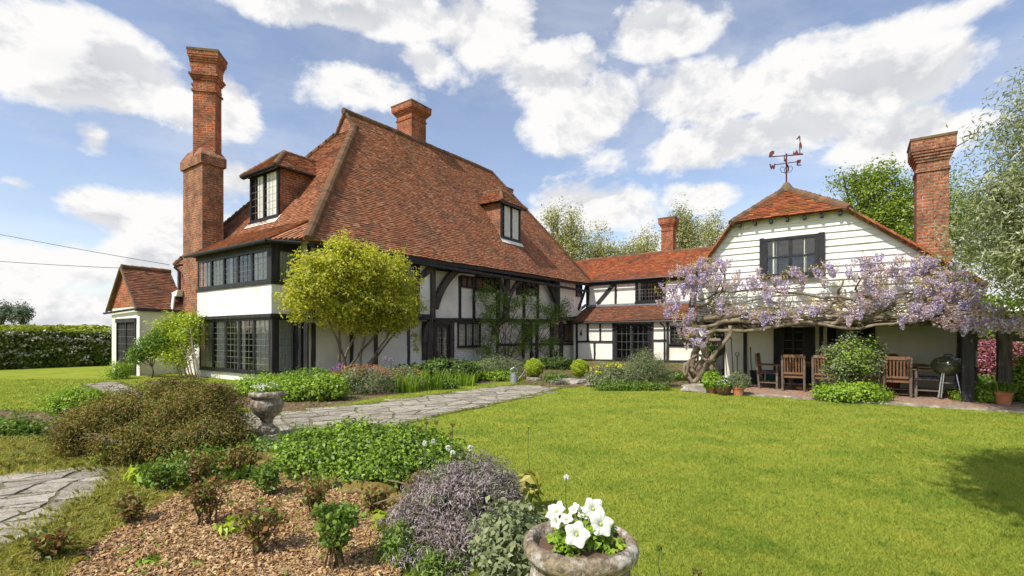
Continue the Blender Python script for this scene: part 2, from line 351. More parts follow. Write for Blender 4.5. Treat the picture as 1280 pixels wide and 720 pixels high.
# ------------------------------------------------------------------ builders
COL = SC.collection
ORG = {}
def tag(o, label=None, cat=None, group=None, kind=None):
    if label: o['label'] = label
    if cat: o['category'] = cat
    if group: o['group'] = group
    if kind: o['kind'] = kind
    return o
def root(name, label, cat, base, rot=None, group=None):
    """Empty at a thing's base. Children are written in the same coordinates as base:
    the house grid (u, v, z) when rot is 'house', the world otherwise."""
    o = bpy.data.objects.new(name, None); COL.objects.link(o)
    o.empty_display_size = .2
    if rot == 'house':
        x, y = WXY(base[0], base[1]); o.location = (x, y, base[2]); o.rotation_euler = (0, 0, -ANG)
    else:
        o.location = base
        if rot: o.rotation_euler = (0, 0, rot)
    ORG[o.name] = tuple(base)
    tag(o, label, cat, group)
    return o
def link(name, me, mat, parent=None, origin=None):
    o = bpy.data.objects.new(name, me); COL.objects.link(o)
    if mat is not None: me.materials.append(mat)
    if parent is not None:
        o.parent = parent
        ORG[o.name] = ORG[parent.name]
    elif origin is not None: o.location = origin; ORG[o.name] = tuple(origin)
    else: ORG[o.name] = (0, 0, 0)
    return o
class MB:
    def __init__(s): s.v = []; s.f = []
    def quad(s, *p):
        i = len(s.v); s.v.extend(tuple(q) for q in p); s.f.append(tuple(range(i, i+len(p))))
    def hexa(s, c):
        i = len(s.v); s.v.extend(tuple(q) for q in c)
        for f in ((0,3,2,1),(4,5,6,7),(0,1,5,4),(1,2,6,5),(2,3,7,6),(3,0,4,7)): s.f.append(tuple(i+k for k in f))
    def box(s, x0, x1, y0, y1, z0, z1):
        s.hexa([(x0,y0,z0),(x1,y0,z0),(x1,y1,z0),(x0,y1,z0),(x0,y0,z1),(x1,y0,z1),(x1,y1,z1),(x0,y1,z1)])
    def prism(s, poly, off):
        n = len(poly); i = len(s.v); o = Vector(off)
        s.v.extend(tuple(p) for p in poly); s.v.extend(tuple(Vector(p)+o) for p in poly)
        s.f.append(tuple(range(i+n-1, i-1, -1))); s.f.append(tuple(range(i+n, i+2*n)))
        for k in range(n): s.f.append((i+k, i+(k+1) % n, i+n+(k+1) % n, i+n+k))
    def tube(s, pts, rad, n=8, caps=True, flat=1.0):
        pts = [Vector(p) for p in pts]
        if isinstance(rad, (int, float)): rad = [rad]*len(pts)
        i = len(s.v); prev = None
        for k, p in enumerate(pts):
            d = (pts[min(k+1, len(pts)-1)] - pts[max(k-1, 0)])
            if d.length < 1e-6: d = Vector((0,0,1))
            d.normalize()
            if prev is None:
                a = d.cross(Vector((0,0,1)));
                if a.length < .1: a = d.cross(Vector((1,0,0)))
            else: a = prev - d*prev.dot(d)
            a.normalize(); prev = a; b = d.cross(a)
            for j in range(n):
                t = 2*math.pi*j/n
                s.v.append(tuple(p + (a*math.cos(t) + b*math.sin(t)*flat)*rad[k]))
        for k in range(len(pts)-1):
            for j in range(n):
                s.f.append((i+k*n+j, i+k*n+(j+1) % n, i+(k+1)*n+(j+1) % n, i+(k+1)*n+j))
        if caps:
            s.f.append(tuple(i+j for j in range(n-1, -1, -1))); m = i+(len(pts)-1)*n
            s.f.append(tuple(m+j for j in range(n)))
    def lathe(s, prof, c=(0,0,0), n=24, wob=0):
        i = len(s.v)
        for (r, z) in prof:
            for j in range(n):
                t = 2*math.pi*j/n
                s.v.append((c[0]+r*math.cos(t), c[1]+r*math.sin(t), c[2]+z))
        for k in range(len(prof)-1):
            for j in range(n):
                s.f.append((i+k*n+j, i+k*n+(j+1) % n, i+(k+1)*n+(j+1) % n, i+(k+1)*n+j))
        s.f.append(tuple(i+j for j in range(n-1, -1, -1))); m = i+(len(prof)-1)*n
        s.f.append(tuple(m+j for j in range(n)))
    def ball(s, c, r, sub=2, rough=.0, sc=(1,1,1), fr=2.0, seed=0):
        import bmesh
        bm = bmesh.new(); bmesh.ops.create_icosphere(bm, subdivisions=sub, radius=1)
        i = len(s.v)
        for v in bm.verts:
            k = 1 + rough*noise.noise(v.co*fr + Vector((seed*3.1, seed*1.7, seed)))
            s.v.append((c[0]+v.co.x*r*sc[0]*k, c[1]+v.co.y*r*sc[1]*k, c[2]+v.co.z*r*sc[2]*k))
        for f in bm.faces: s.f.append(tuple(i+v.index for v in f.verts))
        bm.free()
    def build(s, name, mat, parent=None, origin=None, smooth=False, uv=True, bevel=0):
        o0 = ORG[parent.name] if parent is not None else (origin or (0, 0, 0))
        co = np.array(s.v, dtype=np.float64).reshape(-1, 3) - np.array(o0)
        me = bpy.data.meshes.new(name); me.from_pydata([tuple(c) for c in co], [], s.f); me.update()
        if uv:
            ul = me.uv_layers.new(name='UVMap'); data = np.zeros(len(me.loops)*2)
            for p in me.polygons:
                n = p.normal
                if abs(n.z) > .97: t = Vector((1,0,0)); b = Vector((0,1,0))
                else:
                    t = Vector((-n.y, n.x, 0)).normalized(); b = n.cross(t)
                    if b.z < 0: b = -b
                for li in p.loop_indices:
                    c = me.vertices[me.loops[li].vertex_index].co
                    data[li*2] = c.dot(t); data[li*2+1] = c.dot(b) if abs(n.z) > .97 or abs(n.z) > .05 else c.z
            ul.data.foreach_set('uv', data)
        if smooth: me.polygons.foreach_set('use_smooth', [True]*len(me.polygons))
        o = link(name, me, mat, parent, None if parent is not None else (origin or None))
        if bevel:
            md = o.modifiers.new('b', 'BEVEL'); md.width = bevel; md.segments = 2; md.limit_method = 'ANGLE'
        return o
def npmesh(name, co, faces_per, mat, parent=None, origin=None, smooth=False, kind=None):
    """co: (n, k, 3) polygons of k corners each, not shared"""
    n, k, _ = co.shape
    o0 = ORG[parent.name] if parent is not None else (origin or (0, 0, 0))
    me = bpy.data.meshes.new(name)
    me.vertices.add(n*k); me.vertices.foreach_set('co', (co.reshape(-1, 3) - np.array(o0)).astype(np.float32).ravel())
    me.loops.add(n*k); me.loops.foreach_set('vertex_index', np.arange(n*k, dtype=np.int32))
    me.polygons.add(n); me.polygons.foreach_set('loop_start', np.arange(0, n*k, k, dtype=np.int32))
    me.polygons.foreach_set('loop_total', np.full(n, k, dtype=np.int32))
    me.update(calc_edges=True)
    o = link(name, me, mat, parent, origin)
    if kind: o['kind'] = kind
    return o
def unit(a): return a/np.maximum(np.linalg.norm(a, axis=-1, keepdims=True), 1e-9)
def leaves(P, L, Wd, up=.5, axis_z=0.0, fold=.25, out=None, jit=.35):
    """rhombic leaves at P; up = how much their faces turn to the sky; returns (n,4,3)"""
    n = len(P)
    if n == 0: return np.zeros((0, 4, 3))
    nr = unit(rng.normal(size=(n, 3)) + np.array([0, 0, up*2.0]) + (out*1.2 if out is not None else 0))
    ax = rng.normal(size=(n, 3)) + np.array([0, 0, axis_z]) + (out*.6 if out is not None else 0)
    ax = unit(ax - nr*(ax*nr).sum(1, keepdims=True))
    sd_ = np.cross(nr, ax)
    Ls = (L*(1+jit*rng.uniform(-1, 1, n)))[:, None]; Ws = (Wd*(1+jit*rng.uniform(-1, 1, n)))[:, None]
    a = P - ax*Ls*.5; c = P + ax*Ls*.5 - nr*Ls*fold*.3
    b = P + sd_*Ws*.5 + nr*Ws*fold - ax*Ls*.08; d = P - sd_*Ws*.5 + nr*Ws*fold - ax*Ls*.08
    return np.stack([a, b, c, d], 1)
def blobpts(blobs, ncl, per, spread, lo=.45, hi=1.05, zmin=0.02, flat=1.0):
    """blobs: (cx,cy,cz,rx,ry,rz). Leaf positions in clumps, thicker near the outside. returns P, outward"""
    b = np.array(blobs, dtype=float)
    w = (b[:, 3]*b[:, 4]*b[:, 5])**(2/3); w /= w.sum()
    idx = rng.choice(len(b), ncl, p=w)
    dr = unit(rng.normal(size=(ncl, 3)))
    rr = rng.uniform(lo**2.2, hi**2.2, ncl)**(1/2.2)
    c = b[idx, :3] + dr*rr[:, None]*b[idx, 3:6]
    P = np.repeat(c, per, 0) + rng.normal(size=(ncl*per, 3))*spread*np.array([1, 1, flat])
    O = np.repeat(dr, per, 0)
    k = P[:, 2] > zmin
    return P[k], O[k]
def crown(name, blobs, ncl, per, spread, L, Wd, mat, parent, up=.4, lo=.45, hi=1.05, zmin=.02, axis_z=0, **k):
    P, O = blobpts(blobs, ncl, per, spread, lo, hi, zmin)
    return npmesh(name, leaves(P, L, Wd, up, axis_z, out=O, **k), 4, mat, parent)
def inpoly(x, y, poly):
    inside = np.zeros(len(x), bool); n = len(poly); j = n-1
    for i in range(n):
        xi, yi = poly[i]; xj, yj = poly[j]
        c = ((yi > y) != (yj > y)) & (x < (xj-xi)*(y-yi)/((yj-yi) or 1e-9)+xi)
        inside ^= c; j = i
    return inside
def blades(X, Y, h, w, lean=.5, z=0.0, straight=0):
    n = len(X); a = rng.uniform(0, 2*np.pi, n); b = rng.uniform(0, 2*np.pi, n)
    hh = h*rng.uniform(.5, 1.3, n); ln = lean*hh*rng.uniform(.2, 1.4, n)
    p = np.stack([X, Y, np.full(n, z) if np.isscalar(z) else z], 1)
    s_ = np.stack([np.cos(a), np.sin(a), np.zeros(n)], 1)*w*.5
    l = np.stack([np.cos(b)*ln, np.sin(b)*ln, np.zeros(n)], 1)
    mid = p + l*.35 + np.array([0,0,1])*hh[:, None]*.6
    tip = p + l + np.array([0,0,1])*hh[:, None]*(1 - .35*lean)
    return np.stack([p-s_, p+s_, mid+s_*.7, tip, mid-s_*.7], 1)
def copy_tree(o, parent=None):
    c = o.copy(); COL.objects.link(c); ORG[c.name] = ORG.get(o.name, (0,0,0))
    if parent is not None: c.parent = parent
    for ch in [x for x in bpy.data.objects if x.parent == o]: copy_tree(ch, c)
    return c

# vertical planes of the house grid; pixel of the photograph -> point on that real plane
class PV:      # faces the camera side (-v)
    def __init__(s, v): s.c = v
    def P(s, a, d, z): return (a, s.c - d, z)
    def px(s, x, y):
        r = (x-640)/F; Y = s.c/(SA*r+CA); return ((CA*r-SA)*Y, EYE+(HOR-y)*Y/F)
class PU:      # faces the lawn (+u)
    def __init__(s, u): s.c = u
    def P(s, a, d, z): return (s.c + d, a, z)
    def px(s, x, y):
        r = (x-640)/F; Y = s.c/(CA*r-SA); return ((SA*r+CA)*Y, EYE+(HOR-y)*Y/F)
class PW(PU):  # faces -u
    def P(s, a, d, z): return (s.c - d, a, z)
def G(x, y, z=0.0):
    Y = F*(EYE-z)/(y-HOR); return ((x-640)/F*Y, Y)
def GP(x, Y, z=0): return ((x-640)/F*Y, Y, z)
def ZY(y, Y): return EYE + (HOR-y)*Y/F
def pbox(m, pl, s0, s1, z0, z1, d0, d1):
    m.hexa([pl.P(s0,d0,z0), pl.P(s1,d0,z0), pl.P(s1,d1,z0), pl.P(s0,d1,z0), pl.P(s0,d0,z1), pl.P(s1,d0,z1), pl.P(s1,d1,z1), pl.P(s0,d1,z1)])
def rect(pl, x0, y0, x1, y1):
    a, _ = pl.px(x0, y0); b, _ = pl.px(x1, y0); xm = (x0+x1)/2
    _, zt = pl.px(xm, y0); _, zb = pl.px(xm, y1)
    return min(a, b), max(a, b), zb, zt
def pstrip(m, pl, pts, w, d0, d1, taper=1.0):
    """timber along a polyline of (s, z) on a plane"""
    n = len(pts); L = []; Rr = []
    for i, (a, z) in enumerate(pts):
        p = pts[max(i-1, 0)]; q = pts[min(i+1, n-1)]
        dx, dz = q[0]-p[0], q[1]-p[1]; l = math.hypot(dx, dz) or 1
        ww = w*.5*(1+(taper-1)*i/(n-1))
        L.append((a-dz/l*ww, z+dx/l*ww)); Rr.append((a+dz/l*ww, z-dx/l*ww))
    for i in range(n-1):
        A_, B_, C_, D_ = L[i], L[i+1], Rr[i+1], Rr[i]
        m.hexa([pl.P(D_[0],d0,D_[1]), pl.P(C_[0],d0,C_[1]), pl.P(B_[0],d0,B_[1]), pl.P(A_[0],d0,A_[1]),
                pl.P(D_[0],d1,D_[1]), pl.P(C_[0],d1,C_[1]), pl.P(B_[0],d1,B_[1]), pl.P(A_[0],d1,A_[1])])
def curve3(a, b, c, n=8):
    return [((1-t)**2*a[0]+2*t*(1-t)*b[0]+t*t*c[0], (1-t)**2*a[1]+2*t*(1-t)*b[1]+t*t*c[1]) for t in [i/n for i in range(n+1)]]
_td = [0]
def timber(name, pl, par, x0, y0, x1, y1, d=.035, d0=0.0, mat='timber'):
    """upright or rail given by its rectangle in the photograph, on its real plane"""
    s0, s1, z0, z1 = rect(pl, x0, y0, x1, y1)
    _td[0] = (_td[0]+1) % 7; d = d + _td[0]*.0021
    m = MB()
    if z1-z0 > s1-s0:
        k = 5; j = lambda: random.uniform(-.012, .012)
        prev = (s0+j(), s1+j(), z0)
        for i in range(1, k+1):
            cur = (s0+j(), s1+j(), z0+(z1-z0)*i/k)
            m.hexa([pl.P(prev[0],d0,prev[2]), pl.P(prev[1],d0,prev[2]), pl.P(prev[1],d,prev[2]), pl.P(prev[0],d,prev[2]),
                    pl.P(cur[0],d0,cur[2]), pl.P(cur[1],d0,cur[2]), pl.P(cur[1],d,cur[2]), pl.P(cur[0],d,cur[2])]); prev = cur
    else:
        _, za = pl.px(x0, y0); pbox(m, pl, s0, s1, z0, z1, d0, d)
    return m.build(name, M[mat], par)
def rail(name, pl, par, xa, ya, xb, yb, w, d=.05, d0=0, mat='timber'):
    """rail or brace from pixel a to pixel b, thickness w metres"""
    m = MB(); a = pl.px(xa, ya); b = pl.px(xb, yb)
    _td[0] = (_td[0]+1) % 7
    n = 6; pts = [(a[0]+(b[0]-a[0])*i/n, a[1]+(b[1]-a[1])*i/n + (random.uniform(-.01, .01) if 0 < i < n else 0)) for i in range(n+1)]
    pstrip(m, pl, pts, w, d0, d+_td[0]*.0021); return m.build(name, M[mat], par)
def brace(name, pl, par, a, b, c, w, d=.06, d0=0, mat='timber', taper=1.0):
    m = MB(); _td[0] = (_td[0]+1) % 7
    pstrip(m, pl, curve3(pl.px(*a), pl.px(*b), pl.px(*c)), w, d0, d+_td[0]*.0021, taper); return m.build(name, M[mat], par)

def window(par, pl, s0, s1, z0, z1, lights=2, cols=3, rows=5, fr=.06, out=.09, inset=0.0, curt=None, name='window',
           mat='frame', leads='came', label=None, blind=None, sill=True, transom=None, mul=.5):
    """glazed opening: window (frame) > interior, curtain, pane, lead_grid"""
    m = MB(); e = .006
    pbox(m, pl, s0, s0+fr, z0, z1, 0, out); pbox(m, pl, s1-fr, s1, z0, z1, 0, out)
    pbox(m, pl, s0+fr, s1-fr, z0, z0+fr, 0, out); pbox(m, pl, s0+fr, s1-fr, z1-fr, z1, 0, out)
    if sill: pbox(m, pl, s0-.04, s1+.04, z0-.045, z0-.002, 0, out+.05)
    wl = (s1-s0-fr*2)/lights
    for i in range(1, lights): pbox(m, pl, s0+fr+wl*i-fr*mul, s0+fr+wl*i+fr*mul, z0+fr, z1-fr, 0, out-.012)
    if transom:
        zt = z0+(z1-z0)*transom; pbox(m, pl, s0+fr, s1-fr, zt-.02, zt+.02, .03, out-.02)
    w = m.build(name, M[mat], par)
    if label: w['label'] = label
    m = MB(); pbox(m, pl, s0+fr*.5, s1-fr*.5, z0+fr*.5, z1-fr*.5, -inset-.01 if inset else .001, -inset+.004 if inset else .006)
    m.build('dark_backing', M['dark'], w)  # dark sheet in place of the unlit room
    if curt is None: curt = []
    m = MB(); any_ = False
    for (a, b) in curt:      # fractions of the width
        sa_, sb_ = s0+fr+(s1-s0-2*fr)*a, s0+fr+(s1-s0-2*fr)*b
        nn = max(3, int((sb_-sa_)/.025)); off = -.06 if inset else .022; amp = .02 if inset else .012
        pts = [(sa_+(sb_-sa_)*i/nn, off+amp*math.sin(i*1.9+a*9)+random.uniform(-.004, .004)) for i in range(nn+1)]
        for i in range(nn):
            m.quad(pl.P(pts[i][0], pts[i][1], z0+fr*.6), pl.P(pts[i+1][0], pts[i+1][1], z0+fr*.6), pl.P(pts[i+1][0], pts[i+1][1], z1-fr*.6), pl.P(pts[i][0], pts[i][1], z1-fr*.6))
        any_ = True
    if any_: m.build('curtain', M['curtain'], w, smooth=False)
    if blind:
        m = MB(); zb = z1-fr-(z1-z0-2*fr)*blind
        pbox(m, pl, s0+fr, s1-fr, zb, z1-fr*.8, .014, .022); m.build('blind', M['tan'], w)
    m = MB(); g = out-.045
    for i in range(lights):
        a = s0+fr+wl*i; b = a+wl
        pa, pb, pc, pd = pl.P(a, g, z0+fr*.8), pl.P(b, g, z0+fr*.8), pl.P(b, g, z1-fr*.8), pl.P(a, g, z1-fr*.8)
        m.quad(pa, pb, pc, pd)
    m.build('pane', M['glass'], w)
    if cols > 1 or rows > 1:
        m = MB(); t = .005
        for i in range(lights):
            a = s0+fr+wl*i+(fr*.45 if i else 0); b = s0+fr+wl*(i+1)-(fr*.45 if i < lights-1 else 0)
            for k in range(1, cols):
                x = a+(b-a)*k/cols; pbox(m, pl, x-t, x+t, z0+fr, z1-fr, g+.004, g+.016)
            for k in range(1, rows):
                z = z0+fr+(z1-z0-2*fr)*k/rows; pbox(m, pl, a, b, z-t, z+t, g+.005, g+.014)
        m.build('lead_grid', M[leads], w)
    return w

# ---- tiled roofs: every tile a small slab, laid in courses and trimmed to the slope
def sag(p, k=.05): return k*(noise.noise(Vector(p)*.22) + .45*noise.noise(Vector(p)*.9))
def tiles(m, poly, tw=.155, ex=.097, th=.02, sagk=.05, jit=1.0, under=None, lift=0.0):
    P = [Vector(p) for p in poly]
    e = (P[1]-P[0]).normalized()
    n = None
    for i in range(2, len(P)):
        c = e.cross(P[i]-P[0])
        if c.length > .3: n = c.normalized(); break
    if n.z < 0: n = -n
    d = n.cross(e)
    if d.z < 0: d = -d
    Q = [((p-P[0]).dot(e), (p-P[0]).dot(d)) for p in P]
    bmax = max(q[1] for q in Q); bmin = min(q[1] for q in Q)
    def span(b):
        xs = []
        for i in range(len(Q)):
            (a0, b0), (a1, b1) = Q[i], Q[(i+1) % len(Q)]
            if (b0 <= b < b1) or (b1 <= b < b0): xs.append(a0+(a1-a0)*(b-b0)/(b1-b0))
        return (min(xs), max(xs)) if len(xs) >= 2 else None
    rows = int((bmax-bmin)/ex)+1
    for j in range(rows):
        b = bmin+j*ex
        sp = span(min(max(b+.3*ex, bmin+1e-4), bmax-1e-4))
        if not sp: continue
        a0, a1 = sp; st = a0 - ((j % 2)*.5+random.uniform(0, .1))*tw
        x = st
        wob = .006*math.sin(j*1.7)
        while x < a1:
            xa = max(x, a0)+.002; xb = min(x+tw, a1)-.002; x += tw
            if xb-xa < .02: continue
            zl = b + wob + random.uniform(-.006, .006)*jit; zu = min(b+ex*1.35, bmax+.02)
            lo_ = th*1.6+random.uniform(-.004, .012)*jit; lo2 = lo_+random.uniform(-.004, .004)*jit
            def pt(a, bb, h):
                q = P[0]+e*a+d*bb; return q+n*(h+lift)+Vector((0, 0, sag(q, sagk)))
            v0, v1 = pt(xa, zl, lo_), pt(xb, zl, lo2); v2, v3 = pt(xb, zu, .004), pt(xa, zu, .004)
            w0, w1 = pt(xa, zl, lo_-th), pt(xb, zl, lo2-th)
            i = len(m.v); m.v.extend((tuple(v0), tuple(v1), tuple(v2), tuple(v3), tuple(w0), tuple(w1)))
            m.f.append((i, i+1, i+2, i+3)); m.f.append((i+4, i+5, i+1, i))
            m.f.append((i+4, i, i+3)); m.f.append((i+1, i+5, i+2))
    # boarding under the tiles
    if under is not None:
        na, nb = 24, 16
        for a in range(na):
            for b in range(nb):
                b0, b1 = bmin+(bmax-bmin)*b/nb, bmin+(bmax-bmin)*(b+1)/nb
                s0 = span(min(b0+1e-3, bmax-1e-3)); s1 = span(min(b1-1e-3, bmax-1e-3))
                if not s0 or not s1: continue
                q = []
                for (sx, bb, k) in ((s0, b0, a), (s0, b0, a+1), (s1, b1, a+1), (s1, b1, a)):
                    c = P[0]+e*(sx[0]+(sx[1]-sx[0])*k/na)+d*bb
                    q.append(tuple(c-n*.02+Vector((0, 0, sag(c, sagk)))))
                under.quad(*q)
def hiptiles(m, a, b, r=.13, step=.3, sagk=.05, n=10, bump=.15, lift=.0):
    a, b = Vector(a), Vector(b); L = (b-a).length; k = max(2, int(L/step))
    for i in range(k):
        p = a+(b-a)*(i/k); q = a+(b-a)*((i+1.12)/k)
        p = p+Vector((0, 0, sag(p, sagk)+lift)); q = q+Vector((0, 0, sag(q, sagk)+lift))
        rr = r*random.uniform(.95, 1.05)
        m.tube([p, q], [rr*(1+bump), rr*.92], n)
def gutter(m, a, b, r=.055):
    m.tube([a, b], r, 8)
def chimney(name, par, u0, u1, v0, v1, z0, z1, mat, corb=3, rot=0, capw=.22, label=None, bands=True, cs=.045):
    """brick stack with oversailing courses"""
    m = MB(); cu, cv = (u0+u1)/2, (v0+v1)/2
    def ring(e, za, zb):
        pts = [(u0-e, v0-e), (u1+e, v0-e), (u1+e, v1+e), (u0-e, v1+e)]
        if rot:
            c, s_ = math.cos(rot), math.sin(rot)
            pts = [(cu+(x-cu)*c-(y-cv)*s_, cv+(x-cu)*s_+(y-cv)*c) for x, y in pts]
        m.hexa([(x, y, za) for x, y in pts]+[(x, y, zb) for x, y in pts])
    H = capw*2.4; zt = z1-H
    ring(0, z0, zt)
    if bands: ring(.035, zt-.28, zt-.2)
    zz = zt; st = H/(corb*2+1)
    for i in range(corb):
        ring(cs*(i+1), zz, zz+st*.98); zz += st
    ring(cs*corb+.02, zz, z1-st*.9)
    o = m.build(name, M[mat], par)
    if label: o['label'] = label
    m2 = m; m = MB()
    def ring2(e, za, zb):
        pts = [(u0-e, v0-e), (u1+e, v0-e), (u1+e, v1+e), (u0-e, v1+e)]
        if rot:
            c, s_ = math.cos(rot), math.sin(rot)
            pts = [(cu+(x-cu)*c-(y-cv)*s_, cv+(x-cu)*s_+(y-cv)*c) for x, y in pts]
        m.hexa([(x, y, za) for x, y in pts]+[(x, y, zb) for x, y in pts])
    ring2(cs*corb+.04, z1-st*.9, z1); ring2(-.06, z1, z1+.05)
    m.build('chimney_cap', M['cap'], o)
    return o

# ================================================================== the setting
def sheet(name, poly, z, mat, label=None, kind='structure', sub=0):
    m = MB(); m.quad(*[(x, y, z) for x, y in poly])
    o = m.build(name, M[mat]); o['kind'] = kind; return o
gm = MB()
for i in range(-6, 6):
    for j in range(-3, 9):
        gm.quad((i*120, j*120, 0), (i*120+120, j*120, 0), (i*120+120, j*120+120, 0), (i*120, j*120+120, 0))
ground = gm.build('ground', M['grass_ground']); ground['kind'] = 'structure'

P_PATH = [G(*p) for p in ((338,560),(385,556),(452,545),(545,521),(640,501),(702,486),(660,481),(625,484),(560,492),(480,503),(385,514),(338,521),(250,512),(180,491),(148,478),(100,481),(160,505),(250,535))]
P_SLAB = [G(*p) for p in ((-260,600),(0,596),(60,590),(145,587),(152,600),(118,622),(60,655),(0,690),(-120,760),(-420,800))]
P_CHIP = [G(*p) for p in ((10,860),(90,700),(150,655),(205,622),(300,604),(350,596),(430,606),(470,628),(520,650),(500,720),(480,860))]
P_BEDH = [G(*p) for p in ((250,514),(300,508),(338,521),(385,513),(470,497),(560,484),(622,478),(700,470),(720,453),(640,452),(560,466),(450,474),(390,481),(300,481),(180,476))]
P_BEDW = [G(*p) for p in ((640,481),(702,486),(760,478),(850,486),(905,491),(900,478),(880,458),(800,452),(720,452),(690,468))]
P_BEDL = [G(*p) for p in ((-300,520),(0,512),(60,516),(120,500),(180,497),(350,555),(360,575),(340,600),(150,586),(60,589),(-300,590))]
P_TERR = [WXY(-3.1, 13.62), WXY(3.2, 13.62), WXY(3.2, 17.5), WXY(-3.1, 17.5)]
zz_ = .004
for nm, pl, mt in (('flower_bed_by_house', P_BEDH, 'soil'), ('flower_bed_by_wing', P_BEDW, 'soil'), ('flower_bed_left', P_BEDL, 'soil'), ('path_bed', P_PATH, 'joint'), ('paving_bed', P_SLAB, 'joint'), ('bark_chip_bed', P_CHIP, 'chipbase')):
    sheet(nm, pl, zz_, mt); zz_ += .004
m = MB(); 
m.box(-3.1, 3.3, 13.75, 17.45, -.05, .045)
tb = m.build('terrace', M['brickfloor'], None, origin=(0,0,0)); tb.rotation_euler = (0,0,-ANG); tb['kind'] = 'structure'
m = MB(); m.box(-3.4, 4.6, 13.45, 13.748, -.05, .03)
tb = m.build('terrace_kerb', M['stone'], None, origin=(0,0,0)); tb.rotation_euler = (0,0,-ANG); tb['kind'] = 'structure'

def flagstones(name, poly, s=.55, gap=.02, h=.022, ang=.6, seed=3):
    rs = random.Random(seed); c, s_ = math.cos(ang), math.sin(ang)
    xs = [p[0] for p in poly]; ys = [p[1] for p in poly]
    cx, cy = sum(xs)/len(xs), sum(ys)/len(ys); Rr = max(max(xs)-min(xs), max(ys)-min(ys))
    n = int(Rr/s)+2; pts = {}
    for i in range(-n, n+1):
        for j in range(-n, n+1):
            a = (i+rs.uniform(-.38, .38))*s*1.15; b = (j+rs.uniform(-.38, .38))*s*.85
            pts[i, j] = (cx+a*c-b*s_, cy+a*s_+b*c)
    m = MB()
    for i in range(-n, n):
        for j in range(-n, n):
            q = [pts[i,j], pts[i+1,j], pts[i+1,j+1], pts[i,j+1]]
            mx, my = sum(p[0] for p in q)/4, sum(p[1] for p in q)/4
            if not inpoly(np.array([mx]), np.array([my]), poly)[0]: continue
            zz = h+rs.uniform(-.006, .008)
            tris = [q] if rs.random() > .3 else [[q[0], q[1], q[2]], [q[0], q[2], q[3]]]
            for t in tris:
                tx, ty = sum(p[0] for p in t)/len(t), sum(p[1] for p in t)/len(t)
                out = []
                for k in range(len(t)):          # ragged edges
                    p, r_ = t[k], t[(k+1) % len(t)]
                    for u in (0, .33, .66):
                        x = p[0]+(r_[0]-p[0])*u+rs.uniform(-.02, .02)*(u > 0); y = p[1]+(r_[1]-p[1])*u+rs.uniform(-.02, .02)*(u > 0)
                        f = 1-gap*2/s*2.2
                        out.append((tx+(x-tx)*f, ty+(y-ty)*f))
                tilt = (rs.uniform(-.012, .012), rs.uniform(-.012, .012))
                m.prism([(x, y, -.02) for x, y in out], (0, 0, zz+.02))
                for k in range(len(m.v)-len(out), len(m.v)):
                    v = m.v[k]; m.v[k] = (v[0], v[1], v[2]+(v[0]-tx)*tilt[0]+(v[1]-ty)*tilt[1])
    o = m.build(name, M['slab']); o['kind'] = 'structure'; return o
flagstones('stone_path', P_PATH, .40, ang=.5, gap=.011)
flagstones('stone_paving', P_SLAB, .30, ang=.2, seed=9, h=.03, gap=.009)

# ================================================================== main house
H = root('timber_framed_house', 'big old half-timbered house with steep red tiled hipped roof and tall brick chimney', 'house', (-14.55, 9.0, 0), 'house')
FL, FU = PU(-14.55), PU(-14.2)
vj1 = FU.px(540, 350)[0]; vj2 = FU.px(697, 380)[0]
m = MB()
m.box(-23.0, -14.55, 9.0, 28.0, -.4, 5.0); 
m.build('wall', M['white'], H)
m = MB(); m.box(-14.548, -14.2, 9.0, vj1, 2.36, 4.85); m.build('jettied_wall', M['white'], H)
m = MB(); m.box(-14.548, -14.2, vj2, 28.0, 2.62, 5.05); m.build('jettied_wall', M['white'], H)
vb1, vb2 = FL.px(566, 430)[0], FL.px(621, 430)[0]
m = MB(); m.box(-14.547, -14.53, vb1, vb2, -.2, 2.36); m.build('brick_panel', M['whitebrick'], H)
m = MB(); m.box(-14.87, -14.552, 8.99, 8.995, -.2, 4.5); m.build('wall_return', M['white'], H)

# roof
EZ0, ER = 4.46, .02
F1 = Vector((-13.75, 8.7, 4.46)); F2 = Vector((-13.75, 28.6, 4.86)); RZ = 11.3
def rz(v): return RZ + .02*(v-13.0)
B1 = Vector((-23.4, 8.7, 4.46)); B2 = Vector((-23.4, 28.6, 4.86))
R2 = Vector((-18.15, 23.7, rz(23.7))); Gp = Vector((-18.15, 13.25, rz(13.25)))
fs = 6.84/4.4; bs = 6.84/5.25
zg = 10.45; g1 = Vector((-13.75-(zg-4.52)/fs, 13.3, zg)); g2 = Vector((-23.4+(zg-4.52)/bs, 13.3, zg))
tm, um = MB(), MB()
tiles(tm, [F1, F2, R2, Gp, g1], under=um); 
tiles(tm, [F1, B1, g2, g1], under=um)
tiles(tm, [F2, B2, R2], tw=.25, ex=.2, under=um)
tiles(tm, [B1, B2, R2, Gp, g2], tw=.4, ex=.35, under=um)
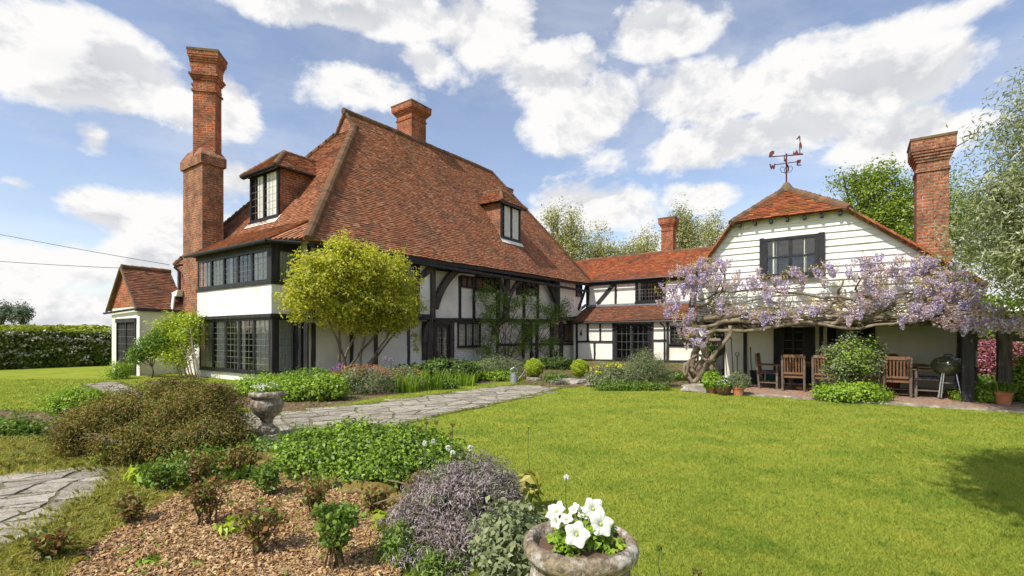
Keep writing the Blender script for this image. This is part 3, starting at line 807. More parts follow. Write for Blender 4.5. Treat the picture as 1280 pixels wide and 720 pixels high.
# skirt of roof over the bay
K1, K2 = Vector((-14.62, 7.92, 4.44)), Vector((-20.15, 7.92, 4.44))
K3, K4 = Vector((-20.15, 9.35, 5.32)), Vector((-14.35, 9.3, 5.27))
tiles(tm, [K1, K2, K3, K4], sagk=.02, lift=.03, under=um)
tiles(tm, [K4, K1, Vector((-13.9, 8.72, 4.52))], sagk=.0, under=um)
roof = tm.build('roof', M['tile'], H)
um.build('roof_boarding', M['tile'], roof)
m = MB(); m.quad(Gp+Vector((0,.02,-.03)), g1+Vector((0,-.0,0)), g2); m.build('gablet', M['brick'], roof)
m = MB()
hiptiles(m, g1+Vector((0,0,.03)), F1+Vector((0,0,.06)), r=.13, step=.17, bump=.4)
m.build('hip_tiles', M['ridge'], roof, smooth=False)
m = MB(); hiptiles(m, g2, B1, r=.13, step=.2); m.build('hip_tiles', M['ridge'], roof)
m = MB(); hiptiles(m, R2, F2, r=.12, step=.2, bump=.1); m.build('hip_tiles', M['ridge'], roof)
m = MB(); hiptiles(m, Gp-Vector((0,.1,0)), R2, r=.13, step=.32, bump=.06); m.build('ridge_tiles', M['ridge'], roof)
m = MB(); hiptiles(m, Gp, g1, r=.08, step=.3); hiptiles(m, Gp, g2, r=.08, step=.3); m.build('verge_tiles', M['ridge'], roof)
# eaves board + soffit rafters
m = MB()
m.box(-13.95, -13.80, 8.9, 28.4, 4.28, 4.40)
m.hexa([(-13.86,8.8,4.30),(-13.80,8.8,4.30),(-13.80,28.5,4.69),(-13.86,28.5,4.69),(-13.86,8.8,4.46),(-13.80,8.8,4.46),(-13.80,28.5,4.86),(-13.86,28.5,4.86)])
m.build('eaves_board', M['timber'], H)
m = MB(); m.hexa([(-14.54,9.0,4.40),(-13.87,9.0,4.40),(-13.87,28.3,4.78),(-14.54,28.3,4.78),(-14.54,9.0,4.44),(-13.87,9.0,4.44),(-13.87,28.3,4.82),(-14.54,28.3,4.82)]); m.build('soffit', M['oldtimber'], H)

# tall chimney at the end wall
m = MB(); m.box(-22.2, -20.49, 8.53, 9.3, -.3, 8.15); tc_ = m.build('chimney', M['brickdark'], H); tc_['label'] = 'tall brick chimney with set-back diagonal upper stack'
m = MB(); m.box(-22.28, -20.41, 8.45, 9.38, 8.15, 8.5); 
pts0 = [(-22.28,8.45,8.5),(-20.41,8.45,8.5),(-20.41,9.38,8.5),(-22.28,9.38,8.5)]; pts1 = [(-22.0,8.6,8.85),(-20.7,8.6,8.85),(-20.7,9.25,8.85),(-22.0,9.25,8.85)]
m.hexa(pts0+pts1); m.build('chimney_shoulder', M['brickdark'], tc_)
ul = PV(8.53)
def stack(cu, cv, a, b, z1, name='upper_stack'):
    m = MB(); rot = R(45)
    def ring(e, za, zb):
        pts = [(-a-e, -b-e), (a+e, -b-e), (a+e, b+e), (-a-e, b+e)]; c, s_ = math.cos(rot), math.sin(rot)
        pts = [(cu+x*c-y*s_, cv+x*s_+y*c) for x, y in pts]
        m.hexa([(x, y, za) for x, y in pts]+[(x, y, zb) for x, y in pts])
    ring(0, 8.4, z1-1.55); ring(.05, z1-1.55, z1-1.47); ring(0, z1-1.47, z1-1.1)
    for k in range(3): ring(.04*(k+1), z1-1.1+k*.08, z1-1.02+k*.08)
    ring(.045, z1-.86, z1-.5)
    for k in range(4): ring(.045+.03*k, z1-.5+k*.08, z1-.42+k*.08)
    ring(.15, z1-.18, z1-.02)
    o = m.build(name, M['brickorange'], tc_)
    m = MB()
    pts = [(-a-.17, -b-.17), (a+.17, -b-.17), (a+.17, b+.17), (-a-.17, b+.17)]; c, s_ = math.cos(rot), math.sin(rot)
    pts = [(cu+x*c-y*s_, cv+x*s_+y*c) for x, y in pts]
    m.hexa([(x, y, z1-.02) for x, y in pts]+[(x, y, z1+.07) for x, y in pts]); m.build('chimney_cap', M['cap'], o)
stack(-21.05, 8.95, .40, .30, 12.62); stack(-21.7, 9.2, .30, .28, 12.5)
m = MB(); m.box(-22.3, -20.42, 8.46, 9.0, -.3, 2.0); m.build('chimney_plinth', M['white'], H)
m = MB(); m.box(-23.0, -22.2, 8.62, 9.0, -.3, 4.35); m.build('brick_wall', M['brick'], H)
m = MB(); m.box(-20.4, -19.9, 8.55, 9.0, -.3, 4.4); m.build('brick_wall', M['brick'], H)
ch = chimney('chimney', H, -19.3, -18.2, 17.2, 18.2, 10.2, 13.3, 'brickorange', corb=4, label='stout orange brick chimney on the main ridge')
bq = PU(-20.2).px(636, 238)
chimney('chimney', H, -20.8, -20.2, bq[0]-.3, bq[0]+.3, 8, bq[1]+.15, 'brickdark', corb=2, capw=.15, label='small chimney peeping over the far side of the roof')

# two-storey bay at the end
bu0, bu1, bv = -19.9, -14.87, 8.2
m = MB(); m.box(bu0, bu1, bv+.02, 9.0, -.35, .30); m.build('bay_plinth', M['white'], H)
m = MB(); m.box(bu0-.03, bu1+.05, bv-.07, 9.0, 2.2, 3.12); m.build('bay_panel', M['white'], H)
m = MB(); m.box(bu0-.06, bu1+.10, bv-.12, 9.0, 2.09, 2.198); m.build('bay_beam', M['timber'], H)
m = MB(); m.box(bu0-.06, bu1+.09, bv-.11, 9.0, 3.122, 3.2); m.build('bay_beam', M['timber'], H)
m = MB(); m.box(bu0-.06, bu1+.09, bv-.11, 9.0, 4.26, 4.40); m.box(bu0-.2, bu1+.25, bv-.3, 9.0, 4.402, 4.44); m.build('bay_beam', M['timber'], H)
m = MB(); m.box(bu0+.35, bu1-.35, bv+.36, 9.0, .3, 2.09); m.box(bu0+.35, bu1-.35, bv+.36, 9.0, 3.2, 4.26); m.build('bay_core', M['dark'], H)  # near-black blocks painted for the unlit room inside the bay
pf, ps = PV(bv), PU(bu1)
for (z0, z1, dd) in ((.30, 2.088, 0), (3.202, 4.258, .06)):
    window(H, PV(bv-dd), bu0+.02, bu1-.10, z0, z1, 5, 3, 8 if z0 < 1 else 5, fr=.085, out=.03, inset=.33, mul=.7, curt=[(.03,.19),(.24,.39),(.54,.60),(.62,.66),(.78,1)] if z0 < 1 else [(.08,.19),(.23,.39),(.44,.5),(.57,.6),(.8,1)],
           name='window', label='five-light leaded bay window, '+('ground floor' if z0 < 1 else 'upper floor'), sill=z0 < 1)
    window(H, PU(bu1+dd), bv+.12, 8.97, z0, z1, 1, 4, 8 if z0 < 1 else 5, fr=.07, out=.03, inset=.3, curt=[(0,1)], name='window', label='narrow curtained side light of the bay, '+('ground floor' if z0 < 1 else 'upper floor'), sill=False)
    m = MB(); m.box(bu1-.1, bu1+.035+dd, bv-.035-dd, bv+.12, z0, z1); m.build('corner_post', M['timber'], H)
# gutters and downpipes
m = MB(); gutter(m, (bu0-.3, bv-.38, 4.42), (bu1+.32, bv-.38, 4.40)); gutter(m, (bu1+.32, bv-.36, 4.40), (bu1+.9, 8.62, 4.38)); m.build('gutter', M['gutter'], H)
m = MB(); q = PV(8.85).px(371, 300)
m.tube([(-14.45, 8.78, 4.3), (-14.5, 8.9, 3.9), (-14.5, 8.9, 2.5), (-14.42, 8.86, 2.3), (-14.42, 8.86, 0)], .045, 8); m.tube([(-14.42,8.86,2.0),(-14.42,8.86,2.25)], .075, 8); m.build('downpipe', M['gutter'], H)
m = MB(); m.tube([(-22.55, 8.35, 4.3), (-22.45, 8.5, 4.1), (-22.45, 8.5, 2.3)], .05, 8); m.build('downpipe', M['gutter'], H)
m = MB(); m.box(-14.86, -14.16, 8.93, 8.985, -.1, 2.1); m.build('corner_board', M['timber'], H)

# timbers of the long front: lower storey (left)
for x0, x1 in ((389,394),(437,441),(467.5,471.5),(509,512)): timber('post', FL, H, x0, 404, x1, 470, mat='oldtimber')
rail('jetty_beam', FU, H, 386, 394, 541, 396.5, .22, .06, -.36)
m = MB(); pbox(m, FL, 9.0, vj1, 2.22, 2.36, .0, .33); m.build('jetty_soffit', M['oldtimber'], H)
rail('sole_plate', FL, H, 392, 474, 540, 464, .14, .05)
# upper storey left
for x0, x1, y0 in ((384,388,305),(420,424,305),(455,459,308),(491,495,312),(517,524,314)): timber('post', FU, H, x0, y0, x1, 392, mat='timber')
s0, s1, z0, z1 = rect(FU, 497, 316, 519, 350); window(H, FU, s0, s1, z0, z1, 2, 3, 5, label='upper window half hidden by the yellow rose')
s0, s1, z0, z1 = rect(FU, 426, 312, 453, 345); window(H, FU, s0, s1, z0, z1, 2, 3, 5, curt=[(0,.3)], label='upper window behind the yellow rose')
timber('corner_post', FU, H, 537.5, 322, 543, 399, d=.07, mat='oldtimber')
brace('curved_brace', FU, H, (513, 362), (522, 346), (540, 334), .28, .065, mat='oldtimber')
rail('wall_plate', FU, H, 386, 302, 541, 327, .16, .045)
# recess
rail('wall_plate', FL, H, 541, 334, 697, 352, .26, .12)
rail('bressummer', FL, H, 541, 400, 700, 401, .17, .11)
brace('curved_brace', FU, H, (543.5, 385), (551, 352), (576, 333), .30, .08, -.10, mat='oldtimber')
rail('head_beam', FU, H, 541, 329, 700, 349, .16, .05, -.2, mat='oldtimber')
for x0, x1, y0, y1 in ((573,575.5,345,398),(590.5,593,346,398),(620,624,350,398),(653,656,352,398),(670.5,673,354,398)):
    timber('post', FL, H, x0, y0, x1, y1, d=.05)
for (x0, y0, x1, y1, l, lb) in ((575.8,345,590,360,2,'small upper window left of the forked post'),(593.5,346,619.5,365,3,'upper window tucked under the eaves'),(645,351,653,369,1,'slim upper window beside the forked post'),(656.5,352,670,370,2,'small upper window right of the forked post')):
    s0, s1, z0, z1 = rect(FL, x0, y0, x1, y1); window(H, FL, s0, s1, z0, z1, l, 3, 4, fr=.045, label=lb, sill=False)
# door and window below
s0, s1, z0, z1 = rect(FL, 540, 403, 562.5, 462)
m = MB(); pbox(m, FL, s0, s0+.12, 0, z1, 0, .1); pbox(m, FL, s1-.12, s1, 0, z1, 0, .1); pbox(m, FL, s0+.12, s1-.12, z1-.1, z1, 0, .1)
dr = m.build('door', M['frame'], H); dr['label'] = 'glazed black garden door'
m = MB(); a, b = s0+.13, s1-.13
pbox(m, FL, a, a+.1, .02, z1-.11, 0, .06); pbox(m, FL, b-.1, b, .02, z1-.11, 0, .06); pbox(m, FL, a+.1, b-.1, .02, .45, 0, .06); pbox(m, FL, a+.1, b-.1, z1-.2, z1-.11, 0, .06); pbox(m, FL, (a+b)/2-.04, (a+b)/2+.04, .45, z1-.2, 0, .055)
m.build('door_leaf', M['frame'], dr)
m = MB(); m.quad(FL.P(a, .03, .4), FL.P(b, .03, .4), FL.P(b, .03, z1-.15), FL.P(a, .03, z1-.15)); m.build('pane', M['glass'], dr)
m = MB(); pbox(m, FL, a, b, .3, z1-.12, .001, .006); m.build('dark_backing', M['dark'], dr)  # dark sheet on the wall, painted for the unlit room
m = MB()
for k in range(1, 6): z = .45+(z1-.65)*k/6; pbox(m, FL, a+.1, b-.1, z-.008, z+.008, .033, .042)
for k in range(1, 6): x = a+.1+(b-a-.2)*k/6; pbox(m, FL, x-.007, x+.007, .45, z1-.2, .034, .044)
m.build('lead_grid', M['came'], dr)
m = MB(); m.box(-14.56, -14.0, s0, s1, -.1, .1); m.build('doorstep', M['stone'], dr)
s0, s1, z0, z1 = rect(FL, 571, 403, 599.5, 433.5); window(H, FL, s0, s1, z0, z1, 3, 3, 5, fr=.07, curt=[(.0,.12),(.5,.62)], label='leaded casement right of the garden door')
for x0, x1, y1 in ((527,531,450),(532.5,539.5,460),(562.5,566,462)): timber('post', FL, H, x0, 402, x1, y1, d=.09, mat='oldtimber')
brace('bracket', FL, H, (525, 428), (524, 410), (533, 400), .2, .3, .2, mat='oldtimber')
timber('post', FL, H, 619.5, 402, 622, 464, d=.09, mat='oldtimber')
# forked post carrying the eaves, standing forward of the recess
m = MB(); s, z = FU.px(633, 398)
m.tube([FU.P(s, -.05, z+.02), FU.P(s+.02, .02, z+.9), FU.P(s, .05, 4.6)], [.19,.16,.17], 8); fp = m.build('forked_post', M['oldtimber'], H)
brace('curved_brace', FU, H, (632, 372), (628, 356), (618, 344), .2, .12, 0, mat='oldtimber')
brace('curved_brace', FU, H, (635, 372), (642, 356), (651, 348), .2, .12, 0, mat='oldtimber')
brace('bracket', FU, H, (621, 418), (624, 404), (637, 399), .2, -.1, -.3, mat='oldtimber')
m = MB(); m.box(-14.54, -14.1, s-.14, s+.14, z-.16, z+.02); m.build('beam_end', M['oldtimber'], H)
# right of the recess
brace('curved_brace', FU, H, (680, 348), (690, 358), (697, 384), .26, .07, -.1, mat='timber')
timber('corner_post', FU, H, 693, 349, 698.5, 399, d=.07, mat='timber')
rail('jetty_beam', FU, H, 695, 399.5, 733, 396, .2, .06, -.36)
s0, s1, z0, z1 = rect(FU, 719.5, 351.5, 726.5, 370); window(H, FU, s0, s1, z0, z1, 1, 3, 4, fr=.1, label='tiny upper window near the inner corner of the house')
brace('brace', FU, H, (732.5, 357), (728, 372), (722.5, 387), .22, .05)
timber('post', FU, H, 732.4, 352, 735, 398, d=.06)
for x0, x1 in ((652,655),(662,664.5),(669,672),(687,689.5),(699,703)): timber('post', FL, H, x0, 402, x1, 450, d=.06)
rail('mid_rail', FL, H, 624, 431, 722, 430, .13, .05)
rail('sole_plate', FL, H, 566, 465, 722, 450, .12, .05)
for (x0, x1, lb) in ((655.5,661.5,'narrow ground-floor light behind the climbing rose'),(690,698.5,'dim casement near the inner corner'),(704,717.5,'tan-blinded casement beside the wing')):
    s0, s1, z0, z1 = rect(FL, x0, 405, x1, 428); window(H, FL, s0, s1, z0, z1, 1, 4, 4, fr=.06, label=lb, blind=.95 if x0 > 680 else None, sill=False)
# dormers
def dormer_roof(par, e, a, rr, mat='tile'):
    """e: eave corners left,right; list of polygons"""
    m, u = MB(), MB()
    for poly in e: tiles(m, poly, sagk=.0, under=u)
    o = m.build('dormer_roof', M[mat], par); u.build('roof_boarding', M[mat], o)
    m = MB()
    for (p, q) in rr: hiptiles(m, p, q, r=.09, step=.22, sagk=0)
    m.build('ridge_tiles', M['ridge'], o)
pd = PV(9.83); ua = pd.px(314, 250)[0]; ub = pd.px(349.5, 250)[0]; zt = 7.72; es = (10.45-4.46)/4.6
m = MB(); m.prism([(ua+.03, 9.86, 5.8), (ua+.03, 9.86, zt), (ua+.03, 8.7+(zt-4.46)/es+.1, zt)], (ub-ua-.06, 0, 0)); dm = m.build('dormer', M['brick'], H); dm['label'] = 'brick-cheeked hipped dormer at the chimney end'
w_ = window(H, pd, ua, ub, 5.9, zt, 2, 3, 6, fr=.11, out=.06, curt=[(.25,.48),(.6,1)], label='two-light leaded dormer window facing the chimney end'); w_.parent = dm
vr = 8.7+(zt-4.46)/es; ur = (ua+ub)/2; za = zt+1.0; vra = 8.7+(za-4.46)/es
E1, E2, Ap = Vector((ua-.22, 9.55, zt)), Vector((ub+.22, 9.55, zt)), Vector((ur, 10.6, za))
E3, E4, Ab = Vector((ub+.22, vr+.1, zt)), Vector((ua-.22, vr+.1, zt)), Vector((ur, vra+.2, za))
dormer_roof(dm, [[E1, E2, Ap], [E2, E3, Ab, Ap], [E4, E1, Ap, Ab]], None, [(Ap, E1), (Ap, E2), (Ap, Ab)])
m = MB(); m.box(ua-.2, ub+.2, 9.57, 9.65, zt-.1, zt); gutter(m, (ub+.22, 9.53, zt-.03), (ub+.22, vr, zt-.03), .04); gutter(m, (ua-.22, 9.53, zt-.03), (ub+.22, 9.53, zt-.03), .04); m.build('dormer_gutter', M['gutter'], dm)
m = MB(); m.quad((ua-.1, 9.6, 5.68), (ub+.12, 9.6, 5.68), (ub+.1, 9.84, 5.98), (ua-.08, 9.84, 5.98)); m.build('flashing', M['white'], dm)

pe = PU(-14.95); va = pe.px(625.5, 280)[0]; vb = pe.px(650, 280)[0]; zt = 8.42; zb = 6.6
def fz(u, v): return 4.46+.02*(v-8.8)+fs*(-13.75-u)
def fu(z, v): return -13.75-(z-4.46-.02*(v-8.8))/fs
m = MB(); m.prism([(-14.98, va+.03, zb-.1), (-14.98, va+.03, zt), (fu(zt, va)-.1, va+.03, zt)], (0, vb-va-.06, 0)); dm = m.build('dormer', M['brickdark'], H); dm['label'] = 'brick-cheeked hipped dormer on the long slope'
w_ = window(H, pe, va, vb, zb, zt, 2, 3, 5, fr=.11, out=.05, curt=[(.12,.45),(.6,.95)], label='two-light dormer window facing the lawn'); w_.parent = dm
za = zt+.95; vm = (va+vb)/2
E1, E2, Ap = Vector((-14.65, va-.25, zt)), Vector((-14.65, vb+.25, zt)), Vector((-15.6, vm, za))
E3, E4, Ab = Vector((fu(zt, vb)-.1, vb+.25, zt)), Vector((fu(zt, va)-.1, va-.25, zt)), Vector((fu(za, vm)-.2, vm, za))
dormer_roof(dm, [[E1, E2, Ap], [E2, E3, Ab, Ap], [E4, E1, Ap, Ab]], None, [(Ap, E1), (Ap, E2), (Ap, Ab)])
m = MB(); m.box(-14.76, -14.68, va-.2, vb+.2, zt-.1, zt); m.build('dormer_gutter', M['gutter'], dm)
m = MB(); m.quad((-14.75, va-.08, zb-.26), (-14.75, vb+.1, zb-.26), (-14.93, vb+.08, zb+.02), (-14.93, va-.06, zb+.02)); m.build('flashing', M['white'], dm)

# ================================================================== annexe
A_ = root('brick_gabled_annexe', 'little white-walled annexe with brick gable and steep brown tiled roof', 'annexe', (-23.7, 7.03, 0), 'house')
au0, au1, av = -25.1, -22.3, 7.03; aez = 2.62; acz = 4.2; auc = (au0+au1)/2
m = MB(); m.box(au0, au1, av, 8.55, -.5, aez); m.build('wall', M['cream'], A_)
m = MB(); m.prism([(au0, av-.0, aez), (au1, av-.0, aez), (auc, av-.0, acz-.06)], (0, 1.5, 0)); m.build('gable_wall', M['brickorange'], A_)
PA = PV(av); s0, s1, z0, z1 = rect(PA, 147.5, 400, 171, 469)
m = MB(); pbox(m, PA, s0-.12, s1+.3, z0-.6, z1+.12, -.01, .012); m.build('window_surround', M['white'], A_)
window(A_, PV(av-.012), s0, s1, z0, z1, 2, 3, 7, fr=.08, out=.05, label='tall leaded annexe window')
m = MB(); pbox(m, PA, s0-.02, s1+.02, z1-.1, z1+.06, .013, .09); m.build('lintel', M['timber'], A_)
tm, um = MB(), MB()
e0 = aez-.08
tiles(tm, [(au1+.2, av-.1, e0), (au1+.2, 8.62, e0), (auc, 8.62, acz), (auc, av-.1, acz)], under=um, sagk=.02)
tiles(tm, [(au0-.2, av-.1, e0), (au0-.2, 8.62, e0), (auc, 8.62, acz), (auc, av-.1, acz)], under=um, sagk=.02)
ar = tm.build('roof', M['tilebrown'], A_); um.build('roof_boarding', M['tilebrown'], ar)
m = MB(); hiptiles(m, (auc, av-.1, acz+.02), (auc, 8.6, acz+.02), r=.1, step=.3, sagk=.02); m.build('ridge_tiles', M['ridge'], ar)
m = MB()
for a, b in (((au0-.22, av-.12, e0-.03), (auc, av-.12, acz)), ((auc, av-.12, acz), (au1+.22, av-.12, e0-.03))): m.tube([a, b], .045, 6)
m.build('bargeboard', M['cap'], A_)
m = MB(); gutter(m, (au1+.22, av-.15, e0-.05), (au1+.22, 8.5, e0-.05)); gutter(m, (au0-.5, av-.12, e0-.1), (au1+.2, av-.12, e0-.02), .045); m.build('gutter', M['gutter'], A_)
m = MB(); q = PV(8.4); m.hexa([(-22.55,8.3,3.1),(-22.25,8.3,3.1),(-22.25,8.5,3.1),(-22.55,8.5,3.1),(-22.7,8.3,3.25),(-22.1,8.3,3.35),(-22.1,8.5,3.35),(-22.7,8.5,3.25)])
m.tube([(-22.45, 8.3, 3.2), (-22.1, 8.1, 2.5)], .055, 6); m.build('flashing', M['white'], ar)

# ================================================================== link wing
Wg = root('half_timbered_wing', 'low half-timbered wing with orange tiled roof and a tiled lean-to below', 'wing', (-11.0, 26.9, 0), 'house')
PWU, PWL = PV(28.66), PV(26.9)
m = MB(); m.box(-14.19, -2.5, 28.66, 33.6, -.3, 5.0); m.build('wall', M['white'], Wg)
m = MB(); m.box(-14.19, -3.9, 26.9, 28.64, -.3, 2.45); m.build('lean_to_wall', M['white'], Wg)
tm, um = MB(), MB()
tiles(tm, [(-14.35, 28.3, 4.97), (-2.4, 28.3, 4.97), (-2.4, 31.2, 6.88), (-16.6, 31.2, 6.83), (-15.0, 29.6, 5.83)], tw=.18, ex=.115, under=um, sagk=.05)
tiles(tm, [(-14.35, 34.1, 4.97), (-2.4, 34.1, 4.97), (-2.4, 31.2, 6.88), (-15.5, 31.2, 6.83)], tw=.5, ex=.4, under=um)
wr = tm.build('roof', M['tilered'], Wg); um.build('roof_boarding', M['tilered'], wr)
m = MB(); hiptiles(m, (-16.4, 31.2, 6.83), (-2.4, 31.2, 6.88), r=.12, step=.32, bump=.08); m.build('ridge_tiles', M['ridge'], wr)
m = MB(); gutter(m, (-14.2, 28.22, 4.90), (-2.6, 28.22, 4.94), .06); m.box(-14.15, -2.6, 28.5, 28.655, 4.72, 4.88); m.build('gutter', M['gutter'], Wg)
tm, um = MB(), MB()
tiles(tm, [(-14.5, 26.55, 2.36), (-3.9, 26.55, 2.40), (-3.9, 28.63, 3.38), (-14.15, 28.63, 3.36)], tw=.18, ex=.11, under=um, sagk=.04)
lr = tm.build('lean_to_roof', M['tilebrown'], Wg); um.build('roof_boarding', M['tilebrown'], lr)
m = MB(); m.box(-14.1, -3.9, 28.60, 28.63, 3.36, 3.50); m.build('flashing', M['lead'], lr)
m = MB(); m.tube([(-14.5, 26.6, 2.45), (-14.2, 28.6, 3.5)], .09, 6); m.build('valley_lead', M['lead'], lr)
m = MB(); gutter(m, (-14.4, 26.5, 2.28), (-3.9, 26.5, 2.32), .05); gq = PWL.px(831, 410)[0]; m.tube([(gq-.2, 26.5, 2.3), (gq, 26.82, 2.0), (gq, 26.82, 0)], .04, 8); m.build('gutter', M['gutter'], Wg)
timber('post', PWU, Wg, 734, 353, 736.5, 385); timber('post', PWU, Wg, 768.3, 352, 771, 381)
rail('brace', PWU, Wg, 746.5, 380, 768.5, 354, .24, .045)
s0, s1, z0, z1 = rect(PWU, 794.5, 350.5, 832, 377); window(Wg, PWU, s0, s1, z0, z1, 3, 3, 5, fr=.1, out=.08, curt=[(.04,.14)], label='three-light leaded window above the lean-to', leads='came')
for x0, x1, y0, y1 in ((720,722.5,404,451),(733.8,736,404,427),(749.3,751.6,404,427),(765.5,769.5,403,451),(742.3,744.5,427,451),(813.2,817,403,451),(833,836.3,403,451),(871,873.5,403,451)):
    timber('post', PWL, Wg, x0, y0, x1, y1)
rail('mid_rail', PWL, Wg, 722, 427, 766, 427, .11); rail('mid_rail', PWL, Wg, 817, 425.5, 833, 425.5, .11); rail('mid_rail', PWL, Wg, 836, 432, 872, 433, .12)
rail('sole_plate', PWL, Wg, 720, 450.5, 875, 452, .14, .05)
s0, s1, z0, z1 = rect(PWL, 769.5, 404.5, 813, 450)
fw = window(Wg, PWL, s0, s1, z0, z1, 2, 3, 4, fr=.12, out=.08, curt=[(.42,.47)], label='pair of glazed garden doors under the lean-to', name='garden_doors')
s0, s1, z0, z1 = rect(PWL, 837.5, 407, 868, 430); window(Wg, PWL, s0, s1, z0, z1, 2, 3, 4, fr=.09, out=.07, label='lean-to window behind the wisteria trunk')
q = PWL.px(727.5, 417); m = MB(); m.tube([PWL.P(q[0], 0, q[1]+.2), PWL.P(q[0], .12, q[1]+.2), PWL.P(q[0], .14, q[1]-.15)], .02, 6); m.tube([PWL.P(q[0], .14, q[1]-.1), PWL.P(q[0], .14, q[1]+.12)], [.07, .04], 6); m.build('wall_lantern', M['iron'], Wg)
qa = PV(31.4).px(827.5, 290); qb = PV(31.4).px(842, 290)
chimney('chimney', Wg, qa[0], qb[0], 31.25, 31.9, 6.3, PV(31.3).px(835, 272)[1], 'brickorange', corb=3, capw=.24, label='orange brick chimney on the wing ridge')

# ================================================================== weatherboarded outbuilding
O = root('weatherboarded_outbuilding', 'white weatherboarded building with mossy half-hipped roof over an open terrace', 'building', (-1.0, 14.5, 0), 'house')
fv = 14.5; PO = PV(fv)
tl, tr = PO.px(919, 280), PO.px(1058, 260.5)
ztop = (tl[1]+tr[1])/2; bl, br = PO.px(872, 341), PO.px(1155, 314)
br = (br[0]+.8, br[1]-.65)        # the slope runs on behind the wisteria
zlow = 1.9
def uL(z):
    if z >= bl[1]: return tl[0]+(bl[0]-tl[0])*(ztop-z)/(ztop-bl[1])
    return bl[0]
def uR(z):
    if z >= br[1]: return tr[0]+(br[0]-tr[0])*(ztop-z)/(ztop-br[1])
    return br[0]
m = MB(); outl = [(bl[0], fv+.06, zlow), (br[0], fv+.06, zlow), (br[0], fv+.06, br[1]-.12), (tr[0], fv+.06, ztop-.05), (tl[0], fv+.06, ztop-.05), (bl[0], fv+.06, bl[1]-.12)]
m.prism(outl, (0, 13.5, 0)); m.build('upper_floor', M['white'], O)
m = MB(); ex = .168; z = zlow; k = 0
while z < ztop-.02:
    zt = min(z+ex+.015, ztop)
    a0, a1, b0, b1 = uL(z)+.0, uR(z)-.0, uL(zt), uR(zt)
    w_ = random.uniform(-.004, .004)
    segs = 7
    for i in range(segs):
        f0, f1 = i/segs, (i+1)/segs; wa = .004*math.sin(i*1.3+k*2.1); wb = .004*math.sin((i+1)*1.3+k*2.1)
        m.hexa([(a0+(a1-a0)*f0, fv-.012+wa, z+w_+wa), (a0+(a1-a0)*f1, fv-.012+wb, z+w_+wb), (a0+(a1-a0)*f1, fv+.055, z+w_+wb), (a0+(a1-a0)*f0, fv+.055, z+w_+wa),
                (b0+(b1-b0)*f0, fv+.028, zt), (b0+(b1-b0)*f1, fv+.028, zt), (b0+(b1-b0)*f1, fv+.058, zt), (b0+(b1-b0)*f0, fv+.058, zt)])
    z += ex; k += 1
m.build('weatherboards', M['board'], O)
wsx0, wsx1 = PO.px(953, 300)[0], PO.px(1030, 300)[0]; _, wz1 = PO.px(991, 296); _, wz0 = PO.px(991, 345)
WO = PV(fv-.02)
wdo = window(O, WO, wsx0+.05, wsx1-.12, wz0, wz1, 2, 2, 1, fr=.075, out=.07, curt=[(.12,.2),(.78,.84)], blind=.42, label='dark casement pair with half-drawn blind', leads='frame', transom=.5)
for q0, q1 in ((wsx1-.12, wsx1+.02), (wsx0-.06, wsx0+.05)):
    m = MB(); pbox(m, WO, q0, q1, wz0-.04, wz1+.03, 0, .06); m.build('window_board', M['frame'], O)
# soffit, beam, posts
m = MB(); m.box(bl[0]-.05, br[0]+.6, fv-.03, fv+.17, zlow-.17, zlow-.002); m.build('front_beam', M['oldtimber'], O)
m = MB(); m.box(bl[0], br[0], fv+.18, 17.5, zlow-.05, zlow-.004); m.build('soffit', M['white'], O)
for (x0, x1) in ((895,904),(1203,1218)):
    a = PO.px(x0, 450)[0]; b = PO.px(x1, 450)[0]
    m = MB(); m.box(a, b, fv, fv+.2, 0, zlow-.172); m.build('post', M['timber'], O)
# terrace back wall with doors
m = MB(); m.box(bl[0]+.05, PV(17.5).px(1196, 450)[0], 17.5, 28, -.2, zlow-.06); m.build('back_wall', M['cream'], O)
PB = PV(17.5)
for (x0, x1) in ((929.5,933.5),(967,977.5),(1006,1019)):
    s0, s1, _, _ = rect(PB, x0, 400, x1, 480); m = MB(); pbox(m, PB, s0, s1, -.02, zlow-.06, 0, .05); m.build('post', M['timber'], O)
s0, s1, z0, z1 = rect(PB, 977.5, 402, 1006, 449); window(O, PB, s0, s1, z0, z1, 2, 1, 4, fr=.06, out=.04, label='terrace window behind the left table', sill=False)
m = MB(); pbox(m, PB, s0, s1, 0, z0-.002, 0, .045); m.build('door_panel', M['frame'], O)
s0, s1, z0, z1 = rect(PB, 1024, 402, 1094, 455); window(O, PB, s0, s1, z0, z1, 3, 1, 2, fr=.08, out=.05, label='wide dark terrace window behind the right table', sill=False, curt=[(.02,.1)])
s0, _, _, _ = rect(PB, 1045, 402, 1050, 455); m = MB(); pbox(m, PB, s0, s0+.28, .95, zlow-.1, .055, .075); m.build('door_leaf', M['bluegrey'], O)
m = MB(); s0 = PB.px(1196, 450)[0]; m.box(s0, s0+.12, 15.6, 17.6, 0, zlow-.06); m.build('side_post', M['oldtimber'], O)
# roof
tm, um = MB(), MB(); ap = Vector((-1.45, 16.1, 5.86)); rv = 16.1; fo = fv-.22
A1, A2 = Vector((tl[0]-.05, fo, ztop-.02)), Vector((tr[0]+.05, fo, ztop-.02))
apx = PV(rv).px(983, 237); ap = Vector((apx[0], rv, apx[1]))
rb = Vector((ap.x, 27.5, ap.z))
tiles(tm, [A1, A2, ap], tw=.19, ex=.12, under=um, sagk=.03)
